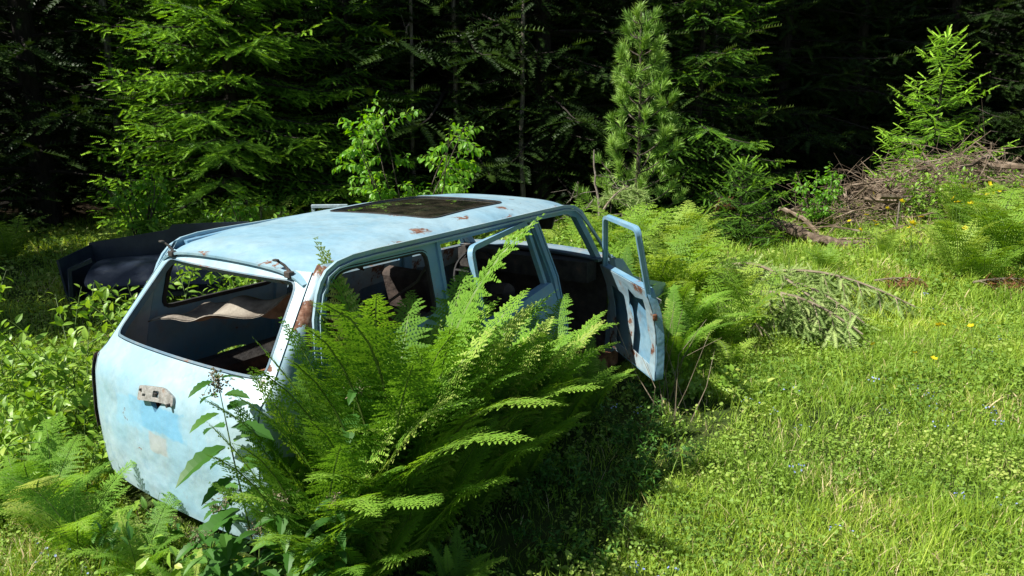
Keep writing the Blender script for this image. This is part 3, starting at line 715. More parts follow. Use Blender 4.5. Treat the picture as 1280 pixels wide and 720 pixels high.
def stems_and_leaves(g, base, direction, L, r, leafL, spacing, leafT, mat_leaf=0, mat_stem=1, rad=.006, curve=.35, gravity=.1, leafdir=.8, jitter=.4, tint=(.3, .8), hang=0., start=.25, pairs=False, big_bottom=0.):
    n = 14; d = norm(np.array(direction, float)); P = [np.array(base, float)]
    dv = r.normal(0, curve / n, 3)
    for i in range(n):
        d = norm(d + dv + r.normal(0, curve / n * .8, 3) + np.array([0, 0, -gravity / n])); P.append(P[-1] + d * L / n)
    P = np.array(P); tube(g, P, np.linspace(rad, rad * .25, len(P)), 5, .5, mat_stem, cap=False)
    T = norm(np.gradient(P, axis=0))
    m = max(2, int(L * (1 - start) / spacing)); u = start + (1 - start) * (np.arange(m) + r.uniform(.2, .8, m)) / m
    if pairs: u = np.repeat(start + (1 - start) * (np.arange(m // 2) + .5) / max(1, m // 2), 2)
    u = np.clip(u, 0, .999); m = len(u)
    i = u * n; k = i.astype(int); f = (i - k)[:, None]; p = P[k] * (1 - f) + P[k + 1] * f; t = T[k]
    ang = np.arange(m) * 2.4 + r.uniform(-.5, .5, m)
    if pairs: ang = np.repeat(np.arange(m // 2) * math.pi / 2 + r.uniform(0, 1), 2); ang[1::2] += math.pi
    a1 = norm(np.cross(t, np.array([.3, .2, 1.]))); a2 = np.cross(t, a1)
    side = a1 * np.cos(ang)[:, None] + a2 * np.sin(ang)[:, None]
    dd = norm(side * leafdir + t * .45 + r.normal(0, jitter * .5, (m, 3)) + np.array([0, 0, -hang]))
    up = np.broadcast_to(np.array([0, 0, 1.]), dd.shape) + r.normal(0, jitter, (m, 3)) + side * .2
    sc_ = leafL * r.uniform(.65, 1.15, m) * (1 + big_bottom * (1 - u)) * np.interp(u, [0, .85, 1], [1, .95, .5])
    scatter(g, leafT[0], leafT[1], p + dd * leafL * .12, frames(dd, up), sc_, r.uniform(*tint, m), mat_leaf)
    return P, T

def shrub_mesh(seed, h, nst, spread, leafL, spacing, tmpl, mats, sub=4, hang=.1, gravity=.3, tint=(.25, .85), name='shrub', rad=.006):
    r = np.random.default_rng(seed); g = G()
    for i in range(nst):
        a = 2 * math.pi * i / nst + r.uniform(-.4, .4); sp = spread * r.uniform(.2, 1.)
        d = np.array([math.cos(a) * sp, math.sin(a) * sp, 1]); b = np.array([math.cos(a) * .06, math.sin(a) * .06, -.02]) * r.uniform(.3, 2)
        P, T = stems_and_leaves(g, b, d, h * r.uniform(.7, 1.08), r, leafL, spacing, tmpl, rad=rad, hang=hang, gravity=gravity, tint=tint)
        for j in range(sub):
            k = r.integers(3, 13); dd = T[k] + norm(r.normal(0, 1, 3)) * .9; dd[2] = abs(dd[2]) * .6 + .1
            stems_and_leaves(g, P[k], dd, h * r.uniform(.2, .42), r, leafL * .9, spacing, tmpl, rad=rad * .5, hang=hang, gravity=gravity, start=.12, tint=tint)
    return g.mesh(name, mats)

OV = leaf_template(.30, 4, .3, .25); OVS = leaf_template(.36, 3, .25, .2); NET = leaf_template(.24, 11, .30, .40, .13)
SHRUB = [shrub_mesh(31, 1.15, 9, .5, .088, .030, OV, [M['shrub'], M['stem']], 5), shrub_mesh(32, .95, 9, .7, .088, .028, OV, [M['shrub'], M['stem']], 5), shrub_mesh(33, .7, 10, 1.0, .08, .026, OV, [M['shrub'], M['stem']], 4)]
LOWP = [shrub_mesh(41, .32, 7, 1.1, .075, .028, OVS, [M['shrub'], M['stem']], 2, name='herb', rad=.003), shrub_mesh(42, .22, 8, 1.5, .06, .022, OVS, [M['cover'], M['stem']], 2, name='herb', rad=.002),
        shrub_mesh(43, .45, 6, .6, .09, .035, NET, [M['nettle'], M['stem']], 2, name='herb', rad=.004)]

# conifers --------------------------------------------------------
def sprig_template(nn, nl, flat=.35, L=1.0, w=.035):
    """a twig of unit length with needles both sides and on top, as thin triangles"""
    V = []; F = []
    r = np.random.default_rng(5)
    for i in range(nn):
        t = (i + .5) / nn; 
        for s in (-1, 1, 0):
            if s == 0 and i % 2: continue
            l = nl * (1 - .35 * t) * r.uniform(.8, 1.1); d = np.array([.55, s * .8, flat * r.uniform(.2, 1) if s else 1]); d /= np.linalg.norm(d)
            b = np.array([t * L, 0, -.06 * t * t]); k = len(V)
            V += [b + (-w, 0, 0), b + (w, 0, 0), b + d * l]; F.append((k, k + 1, k + 2))
    k = len(V); V += [(0, -.008, 0), (0, .008, 0), (L * 1.0, 0, -.06)]; F.append((k, k + 1, k + 2))
    return np.array(V), np.array(F)
SPR = sprig_template(13, .24, w=.045); SPRN = sprig_template(18, .17, w=.03)
def conifer(seed, H, Rb, z0, nwh, per, tw_step, sprL, mats, droop=.25, top=None, spr=SPR, tint=(.2, .85), tiplight=.25, trunk_r=.012, gaps=.0, upturn=.15, bare=.12):
    """tapered trunk + whorls of limbs, each carrying flat sprays of sprigs; returns (trunk mesh, crown mesh)"""
    r = np.random.default_rng(seed); gt = G(); gc = G()
    zz = np.linspace(-.1, H, 12); off = np.cumsum(r.normal(0, .008 * H / 8, (12, 2)), 0)
    tube(gt, np.stack([off[:, 0], off[:, 1], zz], 1), np.linspace(trunk_r * H, .004 * H / 3, 12), 9, .5, 0)
    PS = []; DS = []; UP = []; SS = []; TT = []
    for wv in range(nwh):
        z = z0 + (H - z0) * (wv + r.uniform(0, .6)) / nwh; fr_ = (z - z0) / (H - z0)
        for b in range(per):
            if r.uniform() < gaps: continue
            az = 2 * math.pi * (b + r.uniform(-.3, .3)) / per + wv * 1.1
            Lb = Rb * (1 - fr_) ** .85 * r.uniform(.65, 1.12) + .08 * Rb
            n = 9; s = np.linspace(0, 1, n); h = np.array([math.cos(az), math.sin(az), 0])
            el = r.uniform(-.05, .25) + .5 * fr_ ** 2; zz_ = Lb * (s * math.sin(el) - droop * s ** 1.6 + upturn * s ** 4)
            o_ = np.array([np.interp(z, zz, off[:, 0]), np.interp(z, zz, off[:, 1]), z])
            P = o_ + h * (s * Lb)[:, None] + np.outer(zz_, [0, 0, 1]); P[:, :2] += np.cumsum(r.normal(0, .012 * Lb, (n, 2)), 0)
            tube(gt, P, np.linspace(.012 * Lb + .004, .003, n), 4, .5, 0, cap=False)
            T = norm(np.gradient(P, axis=0)); lat = norm(np.cross(T, [0, 0, 1.]))
            m = max(3, int(Lb * (1 - bare) / tw_step))
            for j in range(m):
                u = bare + (1 - bare) * (j + .5) / m; k = min(n - 2, int(u * (n - 1))); f = u * (n - 1) - k; p = P[k] * (1 - f) + P[k + 1] * f
                for sd in (-1, 1):
                    l2 = Lb * .42 * (1 - u * .72) * r.uniform(.6, 1.1)
                    d2 = norm(lat[k] * sd * .85 + T[k] * .62 + np.array([0, 0, -.18 - .15 * r.uniform()]))
                    q = max(1, int(l2 / (sprL * .55)))
                    v = (np.arange(q) + r.uniform(0, .5)) / q
                    pp = p + d2 * (v * l2)[:, None] - np.outer(v ** 2 * l2 * .22, [0, 0, 1])
                    pd = norm(d2 + r.normal(0, .22, (q, 3)) + np.where(np.arange(q) % 2, .45, -.45)[:, None] * T[k] * .9)
                    PS.append(pp); DS.append(pd); UP.append(np.array([0, 0, 1.]) + r.normal(0, .25, (q, 3))); SS.append(sprL * r.uniform(.7, 1.15, q))
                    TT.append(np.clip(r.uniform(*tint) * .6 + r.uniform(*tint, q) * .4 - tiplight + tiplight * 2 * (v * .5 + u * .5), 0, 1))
            PS.append(P[-2:]); DS.append(T[-2:] + 0); UP.append(np.tile([0, 0, 1.], (2, 1))); SS.append(np.full(2, sprL)); TT.append(np.full(2, tint[1]))
    if top is not False:
        k = 6; v = np.linspace(.9, 1, k); PS.append(np.stack([np.full(k, off[-1, 0]), np.full(k, off[-1, 1]), v * H], 1)); DS.append(norm(np.stack([np.cos(np.arange(k) * 2.4) * .5, np.sin(np.arange(k) * 2.4) * .5, np.ones(k)], 1))); UP.append(np.tile([1., .2, 0], (k, 1))); SS.append(np.full(k, sprL * .9)); TT.append(np.full(k, tint[1]))
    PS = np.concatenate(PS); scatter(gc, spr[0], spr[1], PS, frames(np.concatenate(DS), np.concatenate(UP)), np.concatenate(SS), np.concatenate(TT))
    return gt.mesh('trunk', M['darkbark']), gc.mesh('crown', mats)
def tree(name, meshes, loc, rz, s, label, cat, group=None, tilt=(0, 0)):
    e = empty(name, loc, rz); e.rotation_euler = (tilt[0], tilt[1], rz); e.scale = (s, s, s) if not isinstance(s, tuple) else s
    for n, me in zip(('trunk', 'crown'), meshes): link(n, me, e)
    return tag(e, label, cat, group)

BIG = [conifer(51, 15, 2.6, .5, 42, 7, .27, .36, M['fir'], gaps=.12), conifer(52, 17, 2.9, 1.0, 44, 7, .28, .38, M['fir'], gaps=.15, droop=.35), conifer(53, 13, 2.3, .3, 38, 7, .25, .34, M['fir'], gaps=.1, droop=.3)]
random.seed(3)
ft = []
def try_add(x, y, mind):
    if all((x - a) ** 2 + (y - b) ** 2 > mind ** 2 for a, b in ft): ft.append((x, y)); return True
    return False
# the front row of the wood, then rows behind, then the side wood that shades the left
front = [(-11.5, 12.5), (-8.4, 13.2), (-7.0, 16.2), (-3.2, 15.0), (-1.2, 15.6), (.6, 14.9), (2.7, 15.6), (4.6, 17.6), (6.9, 19.4), (9.4, 20.6), (12.0, 21.0), (14.6, 20.0), (17.5, 20.5)]
for p in front: ft.append(p)
for k in range(900):
    y = random.uniform(17, 44); x = random.uniform(-22 - (y - 17) * .4, 24 + (y - 17) * .5)
    edge = np.interp(x, [-25, -8, 0, 5, 9, 14, 25], [14, 17, 18, 20, 22, 23, 22])
    if y > edge: try_add(x, y, 2.5 if y < 30 else 3.3)
side_wood = [(-13, 9.0), (-12.4, 6.3), (-14.2, 3.6), (-15.5, 7.5), (-16, 11), (-10.2, 7.6), (-12.6, 11.6), (-13.3, 5.2), (-15, 5.8), (-17, 3.2), (-12.2, 3.2), (-15.8, 1.4)]
n_big = 0
for i, (x, y) in enumerate(ft + side_wood):
    me = BIG[random.randrange(3)]; s = random.uniform(.95, 1.3)
    if i >= len(ft): s = [.66, .95, 1.1, .75, 1.1, .62, .62, 1.0, .85, 1.1, .85, 1.05][i - len(ft)]
    if i < len(front):
        lab, grp = 'tall dark fir in the front row of the wood behind the clearing', 'front row firs of the wood'
    elif i >= len(ft):
        lab, grp = 'tall shaded fir of the wood at the left side of the clearing', 'firs left of the clearing'
    else:
        lab, grp = 'dark fir deep in the unlit wood behind the front row of trees', 'firs deep in the wood'
    tree('fir_tree', me, onground(x, y, -.05), random.uniform(0, 6.28), s, lab, 'tree', grp); n_big += 1
# far wood that reads as one mass
g = G(); rr_ = np.random.default_rng(9)
for k in range(150):
    x = rr_.uniform(-70, 80); y = rr_.uniform(48, 80); z = float(gz(x, y)); h = rr_.uniform(9, 15)
    for j in range(6):
        zb = z + h * (j / 6.) * .9; rad = 3.2 * (1 - j / 6.5); a = np.linspace(0, 2 * math.pi, 12)[:-1]; jj = rr_.uniform(.7, 1.15, 11)
        V = [(x + rad * q * math.cos(t), y + rad * q * math.sin(t), zb + .5 * (q - 1)) for t, q in zip(a, jj)] + [(x, y, zb + h * .3)]
        g.add(V, [(i, (i + 1) % 11, 11) for i in range(11)], rr_.uniform(0, .5))
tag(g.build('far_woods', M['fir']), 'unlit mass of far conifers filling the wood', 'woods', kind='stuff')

# lit firs at the edge
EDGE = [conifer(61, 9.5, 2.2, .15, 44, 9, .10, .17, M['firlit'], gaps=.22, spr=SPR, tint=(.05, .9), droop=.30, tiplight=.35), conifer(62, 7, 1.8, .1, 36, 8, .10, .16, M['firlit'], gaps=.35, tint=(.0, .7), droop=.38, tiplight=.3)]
tree('fir_tree', EDGE[0], onground(-4.7, 12.6), .4, 1.0, 'broad bright green fir lit by sun at the wood edge, left of the birch sapling', 'tree')
tree('fir_tree', EDGE[1], onground(3.6, 14.6), 2.9, 1.1, 'fir with sunlit hanging limbs just right of the pine sapling', 'tree')
tree('fir_tree', EDGE[1], onground(-2.9, 13.6), 5.1, .95, 'loose sunlit fir right of the broad bright fir, above the leafy sapling', 'tree')
tree('fir_tree', EDGE[1], onground(-6.3, 13.6), .9, .8, 'smaller half-shaded fir left of the broad bright fir', 'tree')
# young lit fir on the mound at right
YF = conifer(71, 3.0, 1.25, .12, 14, 7, .05, .18, M['firlit'], droop=-.02, upturn=.12, spr=SPRN, tint=(.4, 1.), trunk_r=.011, gaps=.22, bare=.05)
tree('young_fir', YF, onground(8.05, 14.2), .9, 1.0, 'small bright green young fir with pointed top on the mound before the dark wood', 'tree')
SF = conifer(72, 1.3, .85, .03, 12, 7, .06, .15, M['firlit'], droop=.05, spr=SPRN, tint=(.0, .6), gaps=.08)
tree('young_fir', SF, onground(3.55, 11.3), .3, 1.0, 'knee-high dark young fir beside the fallen log', 'tree')
# pine sapling: tufts of long needles
def pine(seed, H):
    r = np.random.default_rng(seed); gt = G(); gc = G()
    zz = np.linspace(-.05, H, 12); tr_ = np.stack([.05 * np.sin(zz * 1.3), .04 * np.cos(zz), zz], 1); tube(gt, tr_, np.linspace(.045, .012, 12), 8, .5)
    a = np.linspace(0, 1, 2); NT = np.array([(0, -.006, 0), (0, .006, 0), (.6, .005, .0), (1, 0, -.06), (.6, -.005, 0)]); NF4 = [(0, 1, 2, 4)]; 
    P = []; D = []; S = []; Tn = []
    def tuft(p, d, L, n, spread, axis):
        v = r.uniform(0, 1, n); dd = norm(np.array(d) * .75 + norm(r.normal(0, 1, (n, 3))) * spread); P.append(np.array(p) - norm(np.array(d)) * ((1 - v) * axis)[:, None]); D.append(dd); S.append(L * r.uniform(.75, 1.1, n)); Tn.append(np.clip(r.uniform(.2, .9) + r.uniform(-.2, .2, n), 0, 1))
    z = .25
    while z < H * .97:
        f = z / H; nb = 4; a0 = r.uniform(0, 6)
        for b in range(nb):
            az = a0 + b * 2 * math.pi / nb + r.uniform(-.3, .3); Lb = (.85 * (1 - f) ** .7 + .12) * r.uniform(.7, 1.1)
            s = np.linspace(0, 1, 6); h = np.array([math.cos(az), math.sin(az), 0]); Q = np.array([np.interp(z, zz, tr_[:, 0]), np.interp(z, zz, tr_[:, 1]), z]) + h * (s * Lb * .9)[:, None] + np.outer(Lb * (.25 * s + .35 * s * s), [0, 0, 1])
            tube(gt, Q, np.linspace(.014, .006, 6), 5, .5, cap=False)
            for u in ([1.] if Lb < .3 else [1., .62, .8]):
                k = min(4, int(u * 5)); q = Q[k] + (Q[k + 1] - Q[k]) * (u * 5 - k); d = norm(Q[min(5, k + 1)] - Q[k] + (0 if u == 1 else 1) * r.normal(0, .12, 3)); q = q + (d * .12 if u < 1 else 0)
                tuft(q, d + np.array([0, 0, .3]), .16, 90, .72, .14)
        z += .30 * (1 - .3 * f)
    for z in np.linspace(H * .3, H, 13): tuft((np.interp(z, zz, tr_[:, 0]), np.interp(z, zz, tr_[:, 1]), z), (0, 0, 1), .13, 60, .8, .14)
    P = np.concatenate(P); D = np.concatenate(D); S = np.concatenate(S); Tn = np.concatenate(Tn)
    A = frames(D, r.normal(0, 1, D.shape)); sc3 = np.stack([S, np.full(len(S), .75), S], 1)
    V = np.einsum('nki,nij->nkj', NT[None] * sc3[:, None], A) + P[:, None]; off = (np.arange(len(P)) * 5)[:, None]; 
    gc.add(V.reshape(-1, 3), np.array(NF4) + off, np.repeat(Tn, 5)); gc.F.append(np.array([(4, 2, 3)]) + off); gc.M.append(np.zeros(len(P), int))
    return gt.mesh('trunk', M['bark']), gc.mesh('crown', M['pine'])
tree('pine_sapling', pine(81, 3.6), onground(1.95, 11.6), .5, 1.0, 'slim pine sapling with long needle tufts, lit against the dark wood', 'tree')

# bare dead trunks and dead limbs
def dead_tree(name, x, y, H, rad, label, seed, lean=0., nb=14, grp=None):
    r = np.random.default_rng(seed); e = empty(name, onground(x, y), r.uniform(0, 6)); e.rotation_euler = (lean, 0, 0)
    g = G(); z = np.linspace(-.1, H, 14); P = np.stack([np.cumsum(r.normal(0, .02, 14)), np.cumsum(r.normal(0, .02, 14)), z], 1); tube(g, P, np.linspace(rad, rad * .35, 14), 9); g.build('trunk', M['greybark'], e, True)
    for i in range(nb):
        g = G(); k = r.integers(3, 13); a = r.uniform(0, 6.28); L = r.uniform(.25, 1.1); s = np.linspace(0, 1, 6)
        Q = P[k] + np.array([math.cos(a), math.sin(a), 0]) * (s * L)[:, None] + np.outer(L * (.15 * s - .35 * s * s), [0, 0, 1]) + np.cumsum(r.normal(0, .02, (6, 3)), 0); tube(g, Q, np.linspace(rad * .16, .004, 6), 5, cap=False)
        for j in range(3):
            q = Q[r.integers(2, 6)]; tube(g, [q, q + r.normal(0, .12, 3), q + r.normal(0, .2, 3) + (0, 0, -.05)], [.005, .004, .002], 4, cap=False)
        g.build('branch', M['greybark'], e)
    return tag(e, label, 'tree', grp)
dead_tree('dead_tree', -7.2, 13.6, 9, .08, 'bare grey dead trunk at the left side of the broad bright fir', 91)
dead_tree('dead_tree', -1.0, 14.6, 10, .055, 'thin bare grey trunk leaning above the leafy sapling', 92, lean=R(5))
dead_tree('dead_tree', 4.5, 17, 12, .09, 'bare dead trunk in the dark gap right of the pine sapling', 93, nb=10)
dead_tree('dead_tree', -1.9, 14.0, 8, .045, 'thin pale trunk in the dark gap above the left half of the sapling', 95, lean=R(2), nb=16)
dead_tree('dead_tree', .2, 13.7, 8, .05, 'thin pale trunk between the sapling and the pine sapling', 96, lean=R(-3), nb=16)
dead_tree('dead_tree', 1.3, 10.9, 1.5, .03, 'short dead snag with twisted twigs at the foot of the pine sapling', 94, lean=R(-8), nb=9)

# leafy sapling behind the roof
def sapling(seed, H, leafL, mats, tm, stems=4, spread=.5, sub=7, spacing=.035, hang=.5, tint=(.3, .9)):
    r = np.random.default_rng(seed); gc = G(); gt = G()
    for i in range(stems):
        a = 2 * math.pi * i / stems + r.uniform(-.4, .4); sp = spread * r.uniform(.5, 1.15); n = 12; d = norm(np.array([math.cos(a) * sp, math.sin(a) * sp * .8, 1])); P = [np.array([0, 0, -.05])]
        for k in range(n): d = norm(d + r.normal(0, .07, 3) + (0, 0, .02)); P.append(P[-1] + d * H * 1.1 / n)
        P = np.array(P); tube(gt, P, np.linspace(.018, .004, n + 1), 6, cap=False); T = norm(np.gradient(P, axis=0))
        for j in range(sub):
            k = 4 + int(j * (n - 4) / sub); dd = T[k] * .7 + norm(r.normal(0, 1, 3)) * .8; dd[2] = abs(dd[2]) * .5
            stems_and_leaves(gc, P[k], dd, H * r.uniform(.16, .32), r, leafL, spacing, tm, rad=.004, hang=hang, gravity=.5, start=.1, tint=tint, leafdir=.7)
        stems_and_leaves(gc, P[-2], T[-2], H * .15, r, leafL, spacing, tm, rad=.004, hang=hang, start=0, tint=tint)
    return gt.mesh('trunk', M['bark']), gc.mesh('crown', mats)
BT = leaf_template(.36, 3, .2, .25)
tree('leafy_sapling', sapling(101, 2.0, .105, [M['birch'], M['stem']], BT, stems=9, spread=.52, sub=8, spacing=.021), onground(-1.38, 9.2), .3, (.86, .86, .98), 'bright green broadleaf sapling with drooping leaves rising behind the car roof', 'tree')
SB = sapling(102, 1.15, .085, [M['birch'], M['stem']], BT, stems=8, spread=.5, sub=10, spacing=.022)
tree('leafy_bush', SB, onground(5.15, 12.3), .3, .85, 'small yellow-green leafy bush between the log and the brush pile', 'bush')
tree('leafy_bush', SB, onground(-3.25, 9.0), 2.3, .85, 'low leafy bush between the navy wreck and the car roof', 'bush')
tree('leafy_bush', SB, onground(-5.4, 10.6), 1.3, .95, 'leafy bush in broken light behind the navy wreck', 'bush')

# shrubs left of the car and seen through its windows
for i, (x, y, k, s, rz, lab) in enumerate([
    (-2.72, 4.25, 0, .98, .3, 'bushy bramble-like shrub against the left rear corner of the car'),
    (-3.15, 4.4, 1, .75, 1.9, 'wide leafy shrub at the left edge, behind the corner shrub'),
    (-2.95, 3.75, 2, .95, 3.3, 'low leafy shrub in front of the wide left shrub'),
    (-2.45, 5.05, 0, .92, 4.1, 'tall shrub beside the left side of the car, seen through its rear window'),
    (-1.85, 5.75, 1, 1.3, 5.0, 'shrub beyond the car filling the far side window opening'),
    (-2.38, 3.62, 2, .85, 5.6, 'small shrub at the foot of the left tail lamp'),
    (-.75, 7.1, 1, 1.05, 2.2, 'shrub behind the roof between car and sapling'),
    (6.5, 11.3, 0, .95, 1.2, 'pale green shrub growing out of the brush pile'), (8.3, 12.3, 2, 1.3, 2.0, 'low shrub growing over the right end of the brush pile'), (7.4, 11.7, 2, 1.2, 4.0, 'low shrub at the middle of the brush pile, right of the pale green one'),
    (.2, 7.6, 0, .9, 3.9, 'shrub beyond the bonnet, seen through the front window opening')]):
    put('leafy_shrub', SHRUB[k], onground(x, y, -.02), rz, s, lab, 'shrub')

# ------------------------------------------------------------------ ferns
def cf(x, y): p = c2w(x, y, 0); return (p.x, p.y)
near_ferns = [  # car x, car y, variant, scale, label
    (.55, -.92, 3, 1.30, 'tallest fern reaching the roof edge beside the rear side window'),
    (.06, -.95, 4, .90, 'arching fern at the right rear corner of the car'),
    (.22, -.98, 4, .98, 'narrow fern between the corner fern and the tallest fern'),
    (.38, -.98, 4, 1.14, 'fern just left of the tallest fern'),
    (.74, -.92, 4, 1.18, 'fern against the rear wheel arch, just right of the tallest fern'),
    (.94, -.90, 3, .98, 'upright fern before the rearmost side pillar'),
    (1.15, -.92, 4, .98, 'fern leaning on the rear edge of the rear door'),
    (1.40, -.90, 4, .84, 'fern in front of the rear door window frame'),
    (1.66, -.92, 4, .90, 'fern with raised pale fronds before the centre pillar'),
    (1.95, -.92, 0, .72, 'fern at the foot of the centre pillar'),
    (.48, -1.08, 0, .86, 'broad fern standing before the tallest fern'),
    (.95, -1.06, 0, .76, 'fern spreading outward below the rear door'),
    (1.38, -1.05, 0, .66, 'fern with one frond stretched over the grass shade'),
    (.12, -1.10, 0, .62, 'broad fern hanging over the dark shaded ground near the camera'),
    (2.30, -.94, 0, .56, 'fern between the rear door and the open front door'),
    (.40, -1.38, 2, .36, 'low fern with drooping frond at the edge of the deep shade'),
    (-.30, -.60, 0, .36, 'fern at the foot of the nettle before the tailgate'),
    (3.45, -1.05, 0, .72, 'fern against the front wing just beyond the open door'),
    (3.95, -.9, 1, .85, 'fern at the front end of the front wing'),
    (3.55, 0.1, 0, .80, 'fern growing in the open engine bay'),
    (3.8, -.45, 0, .9, 'fern spilling over the right side of the engine bay'),
    (3.75, .45, 1, .9, 'fern spilling over the far side of the engine bay'),
]
for i, (x, y, k, s, lab) in enumerate(near_ferns):
    p = cf(x, y); put('fern', FERN[k], onground(p[0], p[1], -.02), CYAW - math.pi / 2 + .35 * math.sin(i * 2.3) - (.5 if x < 0 else 0), s, lab, 'fern', 'ferns around the car')
left_ferns = [(-2.30, 3.22, .72, 'low fern below the tail lamp, left of the other two low ferns'), (-1.98, 2.98, .62, 'low fern casting its shadow on the tailgate'), (-2.65, 3.3, .55, 'leftmost low fern in front of the leafy shrubs'), (-1.62, 2.82, .44, 'low fern right under the tailgate centre')]
for i, (x, y, s, lab) in enumerate(left_ferns): put('fern', FERNR[i % 2], onground(x, y, -.02), i * 2.3 + .5, s, lab, 'fern', 'ferns around the car')
r_ = np.random.default_rng(12)
for i in range(40):   # fern bank behind the open door and bonnet
    y = r_.uniform(6.9, 10.2); x = r_.uniform(.7, .25 * y)
    if i < 6: x = r_.uniform(1.4, 1.95); y = r_.uniform(5.8, 7.0)
    if (x - .46) * .82 - (y - 6.1) * .574 < .9 and y < 7.0: x += .5
    put('fern', FERNF[i % 3], onground(x, y, -.03), r_.uniform(0, 6.28), r_.uniform(.85, 1.18) * (1 if y > 7 else .72), 'fern in the dense sunlit bank behind the open door and bonnet', 'fern', 'ferns of the bank behind the door')
for i in range(24):   # right edge
    y = r_.uniform(8.2, 11.0); x = y * r_.uniform(.61, .88)
    put('fern', FERNF[i % 3], onground(x, y, -.03), r_.uniform(0, 6.28), r_.uniform(.68, 1.02), 'tall sunlit fern in the stand at the right edge below the brush pile', 'fern', 'ferns at the right edge')
for i in range(22):   # among the wood edge
    x = r_.uniform(-7, -.5); y = r_.uniform(9.5, 13)
    put('fern', FERNF[i % 3], onground(x, y, -.03), r_.uniform(0, 6.28), r_.uniform(.6, .95), 'fern in broken light under the wood edge behind the wrecks', 'fern', 'ferns under the wood edge')
for i, (x, y, s, lab) in enumerate([(5.0, 9.6, .6, 'lone fern on the grass below the leafy bush'), (3.9, 8.9, .5, 'small fern beside the fallen branches'), (1.75, 5.55, .38, 'small fern on the grass at the foot of the open door')]):
    put('fern', FERNF[i % 3], onground(x, y, -.02), i * 1.9, s, lab, 'fern')

# ------------------------------------------------------------------ nettle and herbs by the tailgate
r = np.random.default_rng(77)
def nettle(seed, H, L, npair, lean):
    r = np.random.default_rng(seed); g = G()
    P, T = stems_and_leaves(g, (0, 0, 0), lean, H, r, L, H / npair / 2 * .8, NET, rad=.006, curve=.10, gravity=.25, pairs=True, jitter=.12, hang=.35, start=.12, leafdir=1., tint=(.2, .8), big_bottom=.15)
    q = P[-1]
    for i in range(22):
        d = norm(r.normal(0, 1, 3) + (0, 0, .4)); e = q + d * r.uniform(.03, .08) - T[-1] * r.uniform(0, .1)
        tube(g, [q - T[-1] * .03, (q + e) / 2, e], [.0015, .001, .001], 3, .5, 1, cap=False)
        for k in range(5):
            c = e - d * .012 * k + r.normal(0, .003, 3); tube(g, [c, c + r.normal(0, .006, 3)], [.0035, .002], 4, r.uniform(0, 1), 2)
    return g.mesh('nettle', [M['nettle'], M['stem'], M['flowerhead']])
NT = [nettle(1, 1.05, .19, 13, (-.14, .03, 1)), nettle(2, .8, .17, 11, (.12, -.1, 1)), nettle(3, .55, .13, 9, (.1, .1, 1))]
for i, (x, y, k, s, lab) in enumerate([(-1.0, 2.62, 0, 1.0, 'tall nettle with flower head bending across the tailgate'), (-1.22, 2.62, 1, .72, 'nettle just left of the tall flowering nettle'), (-.98, 2.5, 2, .9, 'short dark nettle in front of the tall flowering nettle'),
                                (-.72, 2.55, 0, .62, 'nettle under the ferns at the right rear corner of the car'), (-.80, 2.85, 0, .92, 'nettle rising in front of the rear window opening'), (-1.12, 2.52, 1, .62, 'small nettle at the foot of the tall flowering nettle'), (-.86, 2.62, 1, .8, 'dense dark nettle between the tall flowering nettle and the ferns'), (-1.32, 2.78, 2, .8, 'short nettle touching the lower edge of the tailgate')]):
    put('nettle', NT[k], onground(x, y, -.01), i * .9 if i else 0, s, lab, 'nettle')
herb_spots = [(-1.48, 2.72, 0, .9, 'bright leafy herb under the left half of the tailgate'), (-.92, 2.32, 0, .95, 'rough herb in the bottom left corner of the nettle group'), (-1.7, 2.95, 2, .7, 'toothed herb hiding the lower tailgate edge'), (-2.0, 3.15, 0, .9, 'leafy herb between the low ferns'), (-1.15, 2.62, 0, .8, 'leafy herb at the foot of the two left nettles'), (-.68, 2.33, 2, .7, 'dark toothed herb at the bottom edge beside the deep shade'), (-.78, 2.45, 0, 1.1, 'rough leafy herb clump at the bottom edge below the nettles'), (-1.05, 2.38, 2, .75, 'dark toothed herb at the bottom edge, left of the rough herb clump'), (-.55, 2.5, 0, .8, 'leafy herb clump at the edge of the deep shade near the camera'),
              (-1.3, 2.75, 1, 1.1, 'low round-leaved herb under the tailgate'), (1.55, 5.15, 0, .8, 'leafy herb at the foot of the open door'), (1.75, 4.95, 1, 1.1, 'low herb spreading on the grass before the open door'), (1.25, 5.05, 0, .85, 'herb in the shade of the open door'), (4.0, 7.6, 1, 1.2, 'herb clump at the tips of the fallen branches'), (.25, 2.75, 1, .9, 'pale low herb at the bottom edge in the shade')]
for i, (x, y, k, s, lab) in enumerate(herb_spots): put('herb', LOWP[k], onground(x, y, -.01), i * 1.3, s, lab, 'herb')
for i in range(75):   # dim undergrowth in the shade beside the car
    x = r_.uniform(.1, 2.9); y = -r_.uniform(.95, 1.75); p = cf(x, y)
    put('herb', LOWP[i % 3], onground(p[0], p[1], -.01), r_.uniform(0, 6.28), r_.uniform(.25, .5), 'low herb in the deep shade between the car and the lawn', 'herb', 'herbs in the shade beside the car')

